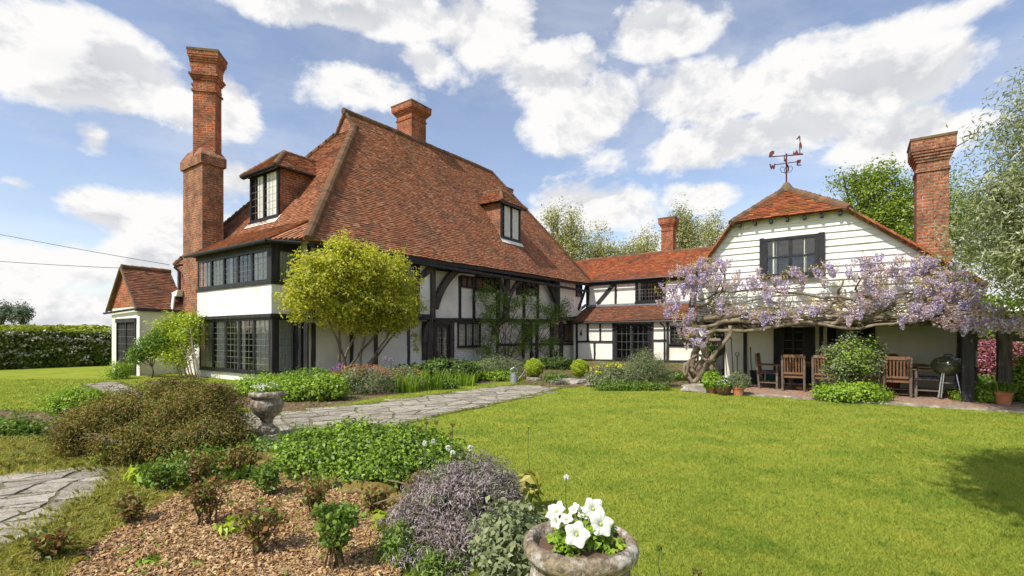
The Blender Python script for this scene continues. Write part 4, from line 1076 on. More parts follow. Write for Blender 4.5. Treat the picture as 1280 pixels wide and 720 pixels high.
# left: steeper lower part
Lb = Vector((bl[0]-.18, fo, bl[1]-.25)); 
def onslope(pa, pb, pc, u, v):
    a, b, c = Vector(pa), Vector(pb), Vector(pc); n = (b-a).cross(c-a); return a.z - (n.x*(u-a.x)+n.y*(v-a.y))/n.z
tiles(tm, [A1, Vector((A1.x, 27.5, A1.z)), rb, ap], tw=.3, ex=.15, under=um, sagk=.03)
tiles(tm, [Lb, Vector((Lb.x, 27.5, Lb.z)), Vector((A1.x, 27.5, A1.z)), A1], tw=.3, ex=.15, under=um, sagk=.03)
Rb = Vector((br[0]+.2, fo, br[1]-.16))
tiles(tm, [A2, Vector((A2.x, 27.5, A2.z)), rb, ap], tw=.3, ex=.15, under=um, sagk=.03)
tiles(tm, [Rb, Vector((Rb.x, 27.5, Rb.z)), Vector((A2.x, 27.5, A2.z)), A2], tw=.3, ex=.15, under=um, sagk=.03)
orf = tm.build('roof', M['tilemoss'], O); um.build('roof_boarding', M['tilebrown'], orf)
m = MB(); hiptiles(m, ap, A1, r=.10, step=.2, sagk=.03, bump=.18); hiptiles(m, ap, A2, r=.10, step=.2, sagk=.03, bump=.18); hiptiles(m, ap, rb, r=.11, step=.3, sagk=.03)
m.build('hip_tiles', M['ridge'], orf)
m = MB(); m.tube([ap+Vector((0,0,-.1)), ap+Vector((0,0,.2))], [.26, .06], 8); m.build('lead_finial', M['cap'], orf)
def verge(a, b, nm):
    m = MB(); k = int((b-a).length/.16)
    for i in range(k):
        p = a+(b-a)*(i/k); q = a+(b-a)*((i+1.15)/k); n = Vector((0,0,1))
        m.hexa([p+Vector((0,-.03,-.02)), p+Vector((0,.25,-.02)), q+Vector((0,.25,-.035)), q+Vector((0,-.03,-.035)),
                p+Vector((0,-.03,.03)), p+Vector((0,.25,.03)), q+Vector((0,.25,.015)), q+Vector((0,-.03,.015))])
    m.build(nm, M['tilemoss'], orf)
verge(A1, Lb, 'verge_tiles'); verge(A2, Rb, 'verge_tiles')
for a, b in ((A1, Lb), (A2, Rb)):
    m = MB()
    m.hexa([a+Vector((0,.1,-.10)), b+Vector((0,.1,-.12)), b+Vector((0,.16,-.12)), a+Vector((0,.16,-.10)), a+Vector((0,.1,-.02)), b+Vector((0,.1,-.03)), b+Vector((0,.16,-.03)), a+Vector((0,.16,-.02))])
    m.build('bargeboard', M['brickdark'], O)
m = MB()
for k in range(7):
    uu = A1.x+.18+(A2.x-A1.x-.36)*k/6; m.box(uu-.035, uu+.035, fo+.04, fv+.02, ztop-.14, ztop-.05)
m.build('rafter_ends', M['timber'], O)
qa, qb = PV(18.0).px(1146, 250)[0], PV(18.0).px(1186.5, 250)[0]
oc = chimney('chimney', O, qa, qb, 18.0, 18.8, 2.6, PV(18.0).px(1166, 171)[1], 'brickdark', corb=4, capw=.28, cs=.03, label='tall brown brick chimney with TV aerial')
m = MB(); cz = PV(18.0).px(1166, 171)[1]; m.box(qa-.06, qb+.06, 17.94, 18.86, 2.6, PV(18.0).px(1166, 309)[1]); m.build('chimney_base', M['brickdark'], oc)
m = MB(); b0 = Vector((qb+.03, 18.1, cz-.55))
m.tube([b0, b0+Vector((.05,0,.15)), b0+Vector((.42,0,.35)), b0+Vector((.5,0,.4))], .014, 6)
m.tube([b0+Vector((.28,-.05,.42)), b0+Vector((.62,.05,.5))], .014, 6)
for k, l in ((.56,.20),(.48,.12),(.40,.1)): m.tube([b0+Vector((k,0,.45-l)), b0+Vector((k+.02,0,.45+l))], .009, 5)
m.build('tv_aerial', M['iron'], oc)

# weathervane
WV = root('weathervane', 'red iron weathervane with heron, bulrushes and compass letters on the outbuilding roof', 'weathervane', (ap.x, ap.y, ap.z+.1), 'house')
PX = PV(rv); q = lambda x, y: Vector((PX.px(x, y)[0], rv, PX.px(x, y)[1]))
m = MB(); base = Vector((ap.x, rv, ap.z)); top = q(982.5, 192); base.x = top.x = ap.x
m.tube([base, top], .022, 6); m.build('pole', M['rust'], WV)
m = MB(); l, r_ = q(961, 196), q(1004, 193); m.tube([l, r_], .016, 6)
def sil(pts, th=.03, mat=None):
    P_ = [q(x, y)+Vector((0, -th/2, 0)) for x, y in pts]; m.prism(P_, (0, th, 0))
sil([(961,196),(962,191),(965,188.5),(968,189),(967.5,192),(965,194),(968,196.2)])   # crouching frog end
sil([(990,194.5),(1004,193.5),(1003,191.5),(998,191.5),(996,187),(993.5,191.5),(992,188),(991.5,192)])  # reeds
sil([(999.3,192),(1000.2,192),(1000.6,184),(1002.2,187),(1002.5,181.5),(1001.5,178.5),(1000.5,177.5),(1000.5,171.5),(999.6,169.3),(998.4,170.3),(995.3,174.2),(995.6,174.8),(998.8,172.2),(999.6,178),(998.8,181),(999,185)])  # heron
m.build('vane', M['rust'], WV)
m = MB(); m.tube([q(968, 206), q(1001, 201.5)], .013, 6)
m.tube([base+Vector((0,-.42,(q(984,204)-base).z)), base+Vector((0,.42,(q(984,204)-base).z))], .013, 6)
def stroke(pts):
    for a, b in zip(pts[:-1], pts[1:]): m.tube([q(*a), q(*b)], .019, 5)
stroke([(962.5,205),(964.4,211.5),(965.8,206.5),(967.4,211.2),(968.6,204.5)])       # W
stroke([(1001.4,200),(996.8,200.6),(996.8,206.6),(1001.4,206.2)]); stroke([(996.8,203.5),(1000.6,203.2)])  # E
zc = (q(984,204)-base).z
for sgn, L in ((-1, 'S'), (1, 'N')):
    c = base+Vector((0, sgn*.5, zc))
    pts = [(-.06,-.08),(-.06,.08),(.06,-.08),(.06,.08)] if L == 'N' else [(.06,.08),(-.05,.06),(-.04,.01),(.05,-.01),(.05,-.07),(-.06,-.08)]
    for a, b in zip(pts[:-1], pts[1:]): m.tube([c+Vector((0, a[0], a[1])), c+Vector((0, b[0], b[1]))], .012, 5)
m.build('compass_arms', M['rust'], WV)
m = MB()
for k in range(4):
    a = k*math.pi/2+.4
    pts = [base+Vector((math.cos(a)*r0, math.sin(a)*r0, z0)) for r0, z0 in ((.0,zc-.28),(.12,zc-.25),(.17,zc-.15),(.12,zc-.08),(.06,zc-.12))]
    m.tube(pts, .008, 5)
m.build('scrolls', M['iron'], WV)

# ================================================================== plants
def B(px, py, Y, rx, ry, dep=None):
    """ellipsoid of foliage: centre seen at (px,py), Y metres off, radii given by their size there"""
    k = Y/F; return ((px-640)*k, Y, EYE+(HOR-py)*k, rx*k, dep if dep is not None else rx*k*.8, ry*k)
def limbs(name, base, blobs, r0, mat, par, n=10, wig=.12, fork=None, rt=.012, per=1):
    m = MB(); base = Vector(base)
    zc = min(b[2] for b in blobs)
    fk = Vector(fork) if fork is not None else base+Vector((0, 0, max(.05, (zc-base.z)*.55)))
    m.tube([base, base.lerp(fk, .5)+Vector((random.uniform(-1,1),random.uniform(-1,1),0))*wig*.3, fk], [r0, r0*.85, r0*.72], 8)
    for i in range(n):
        b = blobs[i % len(blobs)]
        t = Vector((b[0]+random.uniform(-.6,.6)*b[3], b[1]+random.uniform(-.6,.6)*b[4], b[2]+random.uniform(-.3,.8)*b[5]))
        pts = []; rr = []
        ctrl = fk.lerp(t, .5)+Vector((random.uniform(-1,1), random.uniform(-1,1), random.uniform(-.2,.8)))*wig*(t-fk).length
        for k in range(8):
            s = k/7; p = fk*(1-s)**2+ctrl*2*s*(1-s)+t*s*s
            pts.append(p+Vector((random.uniform(-1,1),random.uniform(-1,1),0))*.02*(t-fk).length*(0<k)); rr.append(r0*.55*(1-s)+rt*s)
        m.tube(pts, rr, 6)
        for _ in range(2*per):
            s0 = pts[random.randint(3, 6)]; e = s0+Vector((random.uniform(-1,1)*b[3], random.uniform(-1,1)*b[4], random.uniform(.1,1)*b[5]))*.6
            m.tube([s0, s0.lerp(e, .5)+Vector((0,0,.04)), e], [rt*1.6, rt, rt*.5], 5)
    return m.build(name, M[mat], par, smooth=True)
def shrub(name, label, cat, base, blobs, ncl, per, spread, L, W, mat, tr=.03, tmat='bark', up=.4, nl=8, group=None, lo=.4, trunkname='stems', cn='foliage', zmin=.02, hi=1.05, axis_z=0, fork=None):
    t = root(name, label, cat, base, None, group)
    limbs(trunkname, base, blobs, tr, tmat, t, nl, fork=fork, rt=max(.004, tr*.18))
    crown(cn, blobs, ncl, per, spread, L, W, M[mat], t, up, lo, hi, zmin, axis_z)
    return t
def addcrown(t, nm, blobs, ncl, per, spread, L, W, mat, up=.4, lo=.4, hi=1.05, zmin=.02, axis_z=0):
    return crown(nm, blobs, ncl, per, spread, L, W, M[mat], t, up, lo, hi, zmin, axis_z)
def tree(name, label, base, blobs, ncl, per, spread, L, W, mat, tr=.2, tmat='bark', group=None, nl=16, lo=.3, fork=None, hi=1.08, per_l=1, axis_z=0, up=.4):
    t = root(name, label, 'tree', base, None, group)
    limbs('trunk', base, blobs, tr, tmat, t, nl, rt=tr*.08, fork=fork, per=per_l)
    crown('crown', blobs, ncl, per, spread, L, W, M[mat], t, up, lo, hi, axis_z=axis_z)
    return t

# ---- distance
tree('far_tree', 'small hazy tree far off beyond the hedge, nearer the left edge', (*GP(2, 95)[:2], 0), [B(0,392,95,12,13),B(10,390,95,9,11)], 110, 14, .35, .4, .22, 'lf_haze', .3, nl=8)
tree('far_tree', 'rounder hazy tree far off beyond the hedge, the right of the far pair', (*GP(27, 95)[:2], 0), [B(25,389,95,12,12),B(31,393,95,8,12),B(20,395,95,8,10)], 130, 14, .35, .4, .22, 'lf_haze', .3, nl=8)
bt = 'bare-branched pale spring trees behind the wing'
tree('birch_tree', 'tall pale spring tree rising beside the main roof slope', (*GP(708, 44)[:2], 0), [B(700,285,44,20,26),B(722,300,44,18,28),B(712,318,44,28,24),B(690,270,44,10,12),B(718,272,44,8,12)], 420, 13, .40, .24, .09, 'lf_pale', .3, 'palebark', bt, 26, .2, per_l=3)
tree('birch_tree', 'slimmer pale spring tree, next right of the tallest behind the wing', (*GP(750, 46)[:2], 0), [B(750,303,46,12,22),B(756,318,46,20,16),B(742,322,46,14,12)], 230, 12, .38, .24, .09, 'lf_pale', .22, 'palebark', bt, 18, .2, per_l=3)
tree('birch_tree', 'low pale tree just left of the orange wing chimney', (*GP(806, 46)[:2], 0), [B(812,303,46,16,16),B(795,314,46,22,12),B(775,318,46,14,8)], 230, 12, .38, .24, .09, 'lf_pale', .2, 'palebark', bt, 18, .2, per_l=3)
tree('birch_tree', 'broad pale tree just right of the orange wing chimney', (*GP(858, 44)[:2], 0), [B(853,285,44,16,24),B(866,300,44,20,20),B(848,268,44,8,10)], 300, 12, .38, .24, .09, 'lf_pale', .25, 'palebark', bt, 22, .2, per_l=3)
tree('birch_tree', 'thin airy pale tree touching the outbuilding roof', (*GP(890, 47)[:2], 0), [B(888,285,47,16,20),B(898,300,47,16,18)], 160, 10, .36, .24, .09, 'lf_pale', .22, 'palebark', bt, 20, .15, per_l=3)
tree('oak_tree', 'fresh green leafy tree behind the outbuilding roof', (*GP(1110, 29)[:2], 0), [B(1075,250,29,28,30),B(1110,245,29,34,36),B(1060,225,29,18,14),B(1130,270,29,40,40),B(1100,290,29,50,30),B(1180,260,29,34,44),B(1205,290,29,30,40),B(1095,222,29,22,12)],
     950, 22, .26, .16, .10, 'lf_spring', .35, nl=30, lo=.3, per_l=1)

# ---- hedges
def hedge(name, label, a, b, th, h, n, L, W, mat, topmat=None, flowers=0, dens_top=.35):
    t = root(name, label, 'hedge', (a[0], a[1], 0)); a_, b_ = np.array(a), np.array(b); d = (b_-a_)/np.linalg.norm(b_-a_); nn = np.array([d[1], -d[0]])
    if nn[1] > 0: nn = -nn
    ln = np.linalg.norm(b_-a_)
    m = MB(); c = [a_+nn*(th*.36), b_+nn*(th*.36), b_-nn*(th*.36), a_-nn*(th*.36)]
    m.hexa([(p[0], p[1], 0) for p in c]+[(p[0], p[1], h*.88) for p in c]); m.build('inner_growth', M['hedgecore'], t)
    s = rng.uniform(0, ln, n); z = rng.uniform(0, h, n); off = th*.5+rng.normal(size=n)*.07+.10*np.sin(s*1.3+np.sin(z*2))+.06*np.sin(s*4.1+z*3)
    P1_ = np.stack([a_[0]+d[0]*s+nn[0]*off, a_[1]+d[1]*s+nn[1]*off, z], 1)
    n2 = int(n*dens_top); s = rng.uniform(0, ln, n2); o = rng.uniform(-.55, .55, n2)*th
    P2_ = np.stack([a_[0]+d[0]*s+nn[0]*o, a_[1]+d[1]*s+nn[1]*o, h+rng.normal(size=n2)*.07+.08*np.sin(s*1.7)+.05*np.sin(s*5.3)], 1)
    npmesh('leaves', leaves(P1_, L, W, .3), 4, M[mat], t); npmesh('top_leaves', leaves(P2_, L, W, .6), 4, M[topmat or mat], t)
    if flowers:
        ncl = flowers//14; s = rng.uniform(0, ln, ncl); z = h*rng.uniform(.05, 1, ncl)**.6; off = th*.5+.12+.10*np.sin(s*1.3+np.sin(z*2))
        P = np.repeat(np.stack([a_[0]+d[0]*s+nn[0]*off, a_[1]+d[1]*s+nn[1]*off, z], 1), 14, 0)+rng.normal(size=(ncl*14, 3))*np.array([.12,.12,.05])
        npmesh('blossom', leaves(P, L*.8, W*.9, .6), 4, M['fl_may'], t)
    return t
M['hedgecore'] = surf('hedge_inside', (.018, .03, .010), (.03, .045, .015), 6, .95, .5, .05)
hedge('hawthorn_hedge', 'long clipped hawthorn hedge with white blossom closing off the left lawn', (-27.5, 16.5), (-9.5, 42), 1.6, 1.72, 42000, .15, .10, 'lf_hedge', 'lf_hedgetop', 5200)
hedge('field_hedge', 'distant yellow-green hedge line seen over the hawthorn hedge', (-110, 55), (-12, 62), 4, 2.55, 9000, .6, .35, 'lf_hedgetop')
hedge('garden_hedge', 'green hedge behind the terrace garden at the far right', (7.5, 19), (26, 12), 1.4, 2.6, 12000, .14, .09, 'lf_mid', 'lf_bright')

# ---- by the house
def bw(u, v, z, r, rz_=None):
    x, y = WXY(u, v); return (x, y, z, r, r, rz_ or r)
RB = [bw(-13.2, v, z, r, rz_) for (v, z, r, rz_) in ((8.5,2.9,.62,.55),(9.1,3.3,.75,.65),(9.8,3.75,.75,.7),(10.5,3.55,.75,.7),(11.2,3.6,.7,.75),(11.8,3.2,.6,.7),(12.3,2.7,.4,.4),(10.2,2.6,.75,.6),(11.3,2.45,.75,.5),(9.3,2.5,.6,.5),(9.4,4.2,.3,.25),(10.6,4.1,.25,.25),(11.6,4.0,.3,.35),(8.0,2.6,.35,.5),(8.4,3.5,.35,.3),(12.0,2.1,.4,.3),(10.6,2.05,.5,.35),(9.5,2.15,.45,.35),(11.6,1.95,.45,.3))]
yr = root('yellow_rose', 'big shrubby climbing rose with yellow-green leaves against the house corner', 'shrub', (*WXY(-13.6, 10.0), 0))
m = MB()
for i in range(8):
    b = RB[(i*3) % len(RB)]; s = Vector((*WXY(-13.7+random.uniform(-.15,.15), 10.2+random.uniform(-.7,.4)), 0)); e = Vector(b[:3])+Vector((0,0,-.2))
    mid = s.lerp(e, .5)+Vector((random.uniform(-.3,.3), random.uniform(-.3,.3), .25))
    pts = [s*(1-t)**2+mid*2*t*(1-t)+e*t*t+Vector((random.uniform(-.03,.03),random.uniform(-.03,.03),0)) for t in [k/8 for k in range(9)]]
    m.tube(pts, [.05-.032*k/8 for k in range(9)], 6)
m.build('stems', M['vine'], yr, smooth=True)
crown('foliage', RB, 640, 42, .12, .10, .06, M['lf_rose'], yr, .5, .45, 1.12)
crown('long_shoots', RB, 300, 30, .10, .09, .055, M['lf_rose'], yr, .5, 1.1, 1.55)
crown('flowers', RB, 420, 4, .08, .05, .045, M['fl_yellow'], yr, .4, .8, 1.15)
tr_ = [bw(-13.3, 12.75, z, .12, .2) for z in (1.1, 1.5, 1.9)]
crown('trailing_shoots', tr_, 40, 12, .06, .06, .04, M['lf_rose'], yr, .3, .2, 1.2)

def onfac(px, py, d=.3):
    s, z = FU.px(px, py); x, y = WXY(-14.2+d, s); return (x, y, z)
cr_ = root('climbing_rose', 'green climbing rose trained over the middle of the timbered front', 'climber', (*WXY(-13.9, FU.px(655, 440)[0]), 0))
pts_px = [(597,370),(606,362),(612,385),(600,395),(620,375),(640,380),(652,372),(665,380),(676,385),(690,390),(700,392),(645,400),(655,415),(640,425),(632,440),(665,405),(672,430),(686,425),(690,440),(626,398),(612,405),(648,432),(600,440),(612,452),(680,400),(700,380),(606,425)]
cb = []
for (x, y) in pts_px: p = onfac(x, y, .28); cb.append((p[0], p[1], p[2], .42, .42, .32))
crown('foliage', cb, 560, 24, .13, .075, .045, M['lf_mid'], cr_, .4, .2, 1.15)
m = MB()
for i, (x, y) in enumerate(pts_px):
    p0 = Vector(onfac(random.choice((628, 655, 668, 690, 606)), 462, .25)); p0.z = 0; e = Vector(onfac(x, y, .2)); md_ = p0.lerp(e, .55)+Vector((0, 0, .4))
    m.tube([p0*(1-t)**2+md_*2*t*(1-t)+e*t*t+Vector((random.uniform(-.03,.03),random.uniform(-.03,.03),0)) for t in [k/7 for k in range(8)]], [.025-.017*k/7 for k in range(8)], 5)
m.build('stems', M['bark'], cr_, smooth=True)

# ---- annexe climber and shrub
def onv(px, py, v): s, z = PV(v).px(px, py); x, y = WXY(s, v); return (x, y, z)
ac = root('white_wisteria', 'pale lime climber with drooping tassels on the annexe and chimney foot', 'climber', (*onv(228, 470, 7.6)[:2], 0))
ab = []
for (x, y, v) in ((205,412,7.3),(215,405,7.4),(228,404,7.6),(240,402,7.7),(222,418,7.4),(232,425,7.5),(212,430,7.3),(240,418,7.7),(205,440,7.2),(222,445,7.3)): p = onv(x, y, v); ab.append((*p, .38, .38, .28))
crown('foliage', ab, 330, 20, .12, .09, .05, M['lf_lime'], ac, .4, .2, 1.1)
tp = []
for i in range(46):
    b = random.choice(ab); o = rng.normal(size=3)*.22; l = random.uniform(.3, .8)
    c = np.array([b[0]+o[0], b[1]+o[1], b[2]+o[2]*.5]); k = 26
    zz = np.linspace(0, l, k); tp.append(np.stack([c[0]+rng.normal(size=k)*.03, c[1]+rng.normal(size=k)*.03, c[2]-zz], 1))
tp = np.concatenate(tp); tp = tp[tp[:, 2] > .05]
npmesh('tassels', leaves(tp, .05, .035, .2, axis_z=-1), 4, M['lf_pale'], ac)
m = MB()
for i in range(9):
    s = Vector(onv(226+i*3.2, 478, 7.5)); s.z = -.05; e = Vector(onv(206+i*4, 408, 7.5)); md_ = s.lerp(e, .5)+Vector((random.uniform(-.2,.2),0,.1))
    m.tube([s*(1-t)**2+md_*2*t*(1-t)+e*t*t for t in [k/6 for k in range(7)]], [.03-.015*k/6 for k in range(7)], 5)
m.build('stems', M['palebark'], ac, smooth=True)
p = onv(190, 445, 6.9); shrub('evergreen_shrub', 'green leafy shrub against the annexe wall', 'shrub', (p[0], p[1], 0), [(*onv(188,430,6.9), .32,.32,.3),(*onv(178,440,6.8), .3,.3,.2),(*onv(197,424,6.9),.28,.28,.25),(*onv(170,446,6.8),.22,.2,.15)], 190, 20, .10, .10, .05, 'lf_mid')
p = onv(152, 480, 6.2); shrub('euphorbia', 'small yellow-green plant at the foot of the annexe window', 'plant', (p[0], p[1], 0), [(*onv(153,462,6.2), .32,.3,.3),(*onv(146,470,6.0),.35,.3,.3)], 90, 20, .08, .08, .03, 'lf_bright', .01)

# ---- bed in front of the bay and long wall: px base y gives the distance
def clump(name, label, cat, px, py, wpx, hpx, mat, ncl, per=20, L=.06, W=.035, spread=.07, up=.5, grp=None, dome=True, stem='lf_mid', tr=.012, nl=10, zoff=0, lo=.4, axis_z=0):
    x, Y = G(px, py); k = Y/F; w = wpx*k/2; h = hpx*k
    bl = []
    n = max(1, int(w/h*1.2))
    for i in range(n):
        f = (i+.5)/n*2-1
        bl.append((x+f*w*.78, Y+random.uniform(-.15,.15)*h, h*random.uniform(.42,.52), max(w/n*1.25, h*.3), max(h*.55, w/n*.9), h*random.uniform(.45,.56)))
    t = root(name, label, cat, (x, Y, 0), None, grp)
    m = MB()
    for i in range(nl*n):
        b = random.choice(bl); bx = b[0]+random.uniform(-.5,.5)*b[3]; by = b[1]+random.uniform(-.5,.5)*b[4]
        m.tube([(bx,by,-.01),(bx+random.uniform(-.1,.1)*h,by+random.uniform(-.1,.1)*h,h*.5),(bx+random.uniform(-.3,.3)*h,by+random.uniform(-.3,.3)*h,h*.85)], [tr, tr*.7, tr*.3], 5)
    m.build('stems', M['stem'], t)
    crown('foliage', bl, ncl, per, spread, L, W, M[mat], t, up, lo, 1.05, axis_z=axis_z)
    return t, bl, h
M['stem'] = surf('green_stems', (.07, .12, .03), (.12, .13, .05), 9, .8, 0)
def blooms(t, bl, nm, n, mat, size, per=8, top=1.0, sp=None):
    b = np.array(bl)[rng.integers(0, len(bl), n)]; a = rng.uniform(0, 2*np.pi, n); r = np.sqrt(rng.uniform(0, 1, n))
    P = np.stack([b[:,0]+b[:,3]*r*np.cos(a), b[:,1]+b[:,4]*r*np.sin(a), b[:,2]+b[:,5]*np.sqrt(1-r*r*.95)*top+.02], 1)
    P = np.repeat(P, per, 0)+rng.normal(size=(n*per, 3))*(sp or size*.45)
    return npmesh(nm, leaves(P, size, size*.8, .5), 4, M[mat], t)
clump('cranesbill', 'low bright green mound right of the second urn, below the bay window', 'plant', 385, 500, 96, 27, 'lf_bright', 420, L=.07, W=.05)
clump('cranesbill', 'leafy green mound directly below the bay window', 'plant', 335, 494, 64, 22, 'lf_bright', 330, L=.07, W=.05)
clump('cranesbill', 'dense mid-green mound below the downpipe at the house corner', 'plant', 400, 488, 80, 26, 'lf_mid', 330, L=.07, W=.05)
t, bl, h = clump('wallflower', 'orange-flowered wallflowers under the yellow rose', 'flowering plant', 452, 492, 70, 34, 'lf_sage', 260, L=.07, W=.02)
blooms(t, bl, 'flowers', 120, 'fl_orange', .03, 6, sp=.03); blooms(t, bl, 'pink_flowers', 26, 'fl_purple', .03, 6, sp=.03)
t, bl, h = clump('wallflower', 'orange and bronze wallflowers right of the rose stems', 'flowering plant', 498, 488, 56, 28, 'lf_sage', 200, L=.07, W=.02)
blooms(t, bl, 'flowers', 50, 'fl_orange', .03, 6); blooms(t, bl, 'pink_flowers', 20, 'fl_mauve', .03, 6)
clump('bergenia', 'dark leafy clump before the lower wall near the garden door', 'plant', 520, 478, 56, 18, 'lf_dark', 200, L=.12, W=.09)
clump('peony', 'dark green rounded peony in front of the garden door', 'plant', 560, 478, 62, 30, 'lf_dark', 300, L=.11, W=.06)
t, bl, h = clump('cranesbill', 'green plants right of the peony below the painted brick panel', 'plant', 600, 474, 50, 22, 'lf_mid', 210, L=.09, W=.05)
clump('groundcover_plant', 'fringe of low bright green leaves along the grass strip', 'plant', 622, 476, 60, 10, 'lf_bright', 200, L=.07, W=.04)
clump('groundcover_plant', 'low green leaves edging the bed right of the wallflowers', 'plant', 545, 486, 60, 9, 'lf_mid', 180, L=.07, W=.04)
def strappy(name, label, px, py, wpx, hpx, n, mat='lf_bright', w=.03, cat='plant', lean=.35, grp=None):
    x, Y = G(px, py); k = Y/F; r = wpx*k/2; a = rng.uniform(0, 2*np.pi, n); q_ = np.sqrt(rng.uniform(0, 1, n))*r
    t = root(name, label, cat, (x, Y, 0), None, grp)
    npmesh('leaves', blades(x+q_*np.cos(a), Y+q_*np.sin(a)*.7, hpx*k*.95, w, lean, 0), 5, M[mat], t); return t
strappy('iris', 'upright iris leaves in the bed, the left of two such clumps', 505, 490, 40, 26, 150)
strappy('iris', 'upright iris leaves in the bed, the right of two such clumps', 533, 487, 42, 27, 170)
strappy('daylily', 'arching pale strap leaves below the garden door', 575, 482, 40, 20, 150)
def allium(label, heads, grp='purple alliums in the house bed', mat='fl_purple', r=.07):
    """heads: (px, py, distance Y)"""
    x, y, z = [(h[0]-640)/F*h[2] for h in heads][0], heads[0][2], 0
    t = root('allium', label, 'flower', (x, y, 0), None, grp)
    for (px, py, Y) in heads:
        c = Vector(((px-640)/F*Y, Y, EYE+(HOR-py)*Y/F)); m = MB()
        m.tube([(c.x+.03, Y, 0), (c.x-.01, Y, c.z*.5), tuple(c)], .008, 5); m.build('stem', M['stem'], t)
        d = unit(rng.normal(size=(130, 3))); npmesh('flower_head', leaves(np.array(c)+d*r*rng.uniform(.7, 1, (130, 1)), .035, .02, 0, out=d), 4, M[mat], t)
allium('pair of purple allium heads at the left end of the wallflowers', [(420,462,13.2),(426,458,13.5)], r=.1)
allium('trio of dim purple alliums between the rose and the wallflowers', [(470,460,14.5),(477,462,14.3),(474,468,14)])
allium('tall dusky alliums standing clear before the lower white wall', [(482,449,15),(489,450,15.2)], mat='fl_mauve', r=.09)
allium('bright purple alliums before the garden door', [(552,452,16),(563,452,16.5),(556,456,16.2),(561,457,16)], r=.1)
shrub('lavender_shrub', 'grey-green twiggy bush left of the watering can', 'shrub', (*G(628, 474), 0), [B(622,460,16.8,24,15),B(640,462,17,18,12),B(610,465,16.6,14,10)], 420, 24, .1, .07, .012, 'lf_sage', .02, axis_z=1.2)
clump('fern', 'dark fern-like leaves under the climbing rose', 'plant', 690, 462, 50, 14, 'lf_dark', 180, L=.1, W=.05)
# clipped balls
def boxball(label, px, py, r_px, base_y):
    x, Y = G(px, base_y); k = Y/F; r = r_px*k; cz = EYE+(HOR-py)*k
    t = root('box_ball', label, 'topiary', (x, Y, 0), None, 'clipped golden box balls')
    m = MB(); m.lathe([(.24,0),(.26,.03),(.26,.1),(.22,.13),(.16,.13)], (x, Y, 0), 18); m.tube([(x,Y,.1),(x,Y,cz)], .03, 6); m.build('stone_base', M['stone'], t)
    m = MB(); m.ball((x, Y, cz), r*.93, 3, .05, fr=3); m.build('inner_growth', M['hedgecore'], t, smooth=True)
    n = 8000; d = unit(rng.normal(size=(n, 3))); rad = r*(1+.05*np.sin(d[:, 0:1]*7+d[:, 2:3]*9))*rng.uniform(.93, 1.05, (n, 1))
    npmesh('foliage', leaves(np.array([x, Y, cz])+d*rad*np.array([1,1,.95]), .045, .03, .1, out=d), 4, M['lf_lime'], t)
boxball('clipped golden box ball beside the watering can', 667.5, 459.5, 11.5, 476)
boxball('clipped golden box ball further from the watering can, near the big rosemary', 725, 460, 11, 478)
# rosemary and friends in the wing bed
shrub('rosemary_bush', 'large grey-green rosemary bush in front of the glazed wing doors', 'shrub', (*G(805, 484), 0), [B(805,462,14.2,22,20),B(790,468,14,16,14),B(822,465,14.4,16,16),B(808,448,14.3,10,10),B(835,472,14.4,8,8)], 750, 26, .09, .06, .01, 'lf_sage', .03, axis_z=1.8, lo=.2)
t, bl, h = clump('euphorbia', 'green plant with acid-yellow flowers left of the rosemary', 'plant', 762, 484, 50, 28, 'lf_sage', 240, L=.06, W=.025)
blooms(t, bl, 'flowers', 26, 'fl_acid', .07)
clump('groundcover_plant', 'low weedy green fringe in front of the rosemary', 'plant', 790, 488, 110, 7, 'lf_mid', 260, L=.05, W=.03)
clump('groundcover_plant', 'green plants between the two box balls', 'plant', 697, 478, 36, 10, 'lf_mid', 130, L=.06, W=.03)
clump('groundcover_plant', 'leafy green patch left of the wisteria trunk', 'plant', 845, 476, 40, 10, 'lf_mid', 130, L=.08, W=.05)
t, bl, h = clump('aubrieta', 'little mauve-flowered cushion between the box balls', 'plant', 699, 481, 14, 6, 'lf_sage', 50, L=.04, W=.02); blooms(t, bl, 'flowers', 30, 'fl_mauve', .03)
for (px, py, r, lb) in ((712,480,.28,'flat tan stone at the right foot of the path'),(690,478,.22,'tan edging stone between the box balls'),(740,483,.2,'small grey stone right of the second box ball')):
    x, Y = G(px, py); m = MB(); m.ball((x, Y, .05), r, 2, .35, (1.3, .7, .45), 1.5, px); o = m.build('edging_stone', M['stone'], None, origin=(x, Y, 0)); tag(o, lb, 'stone', 'stones edging the wing bed')

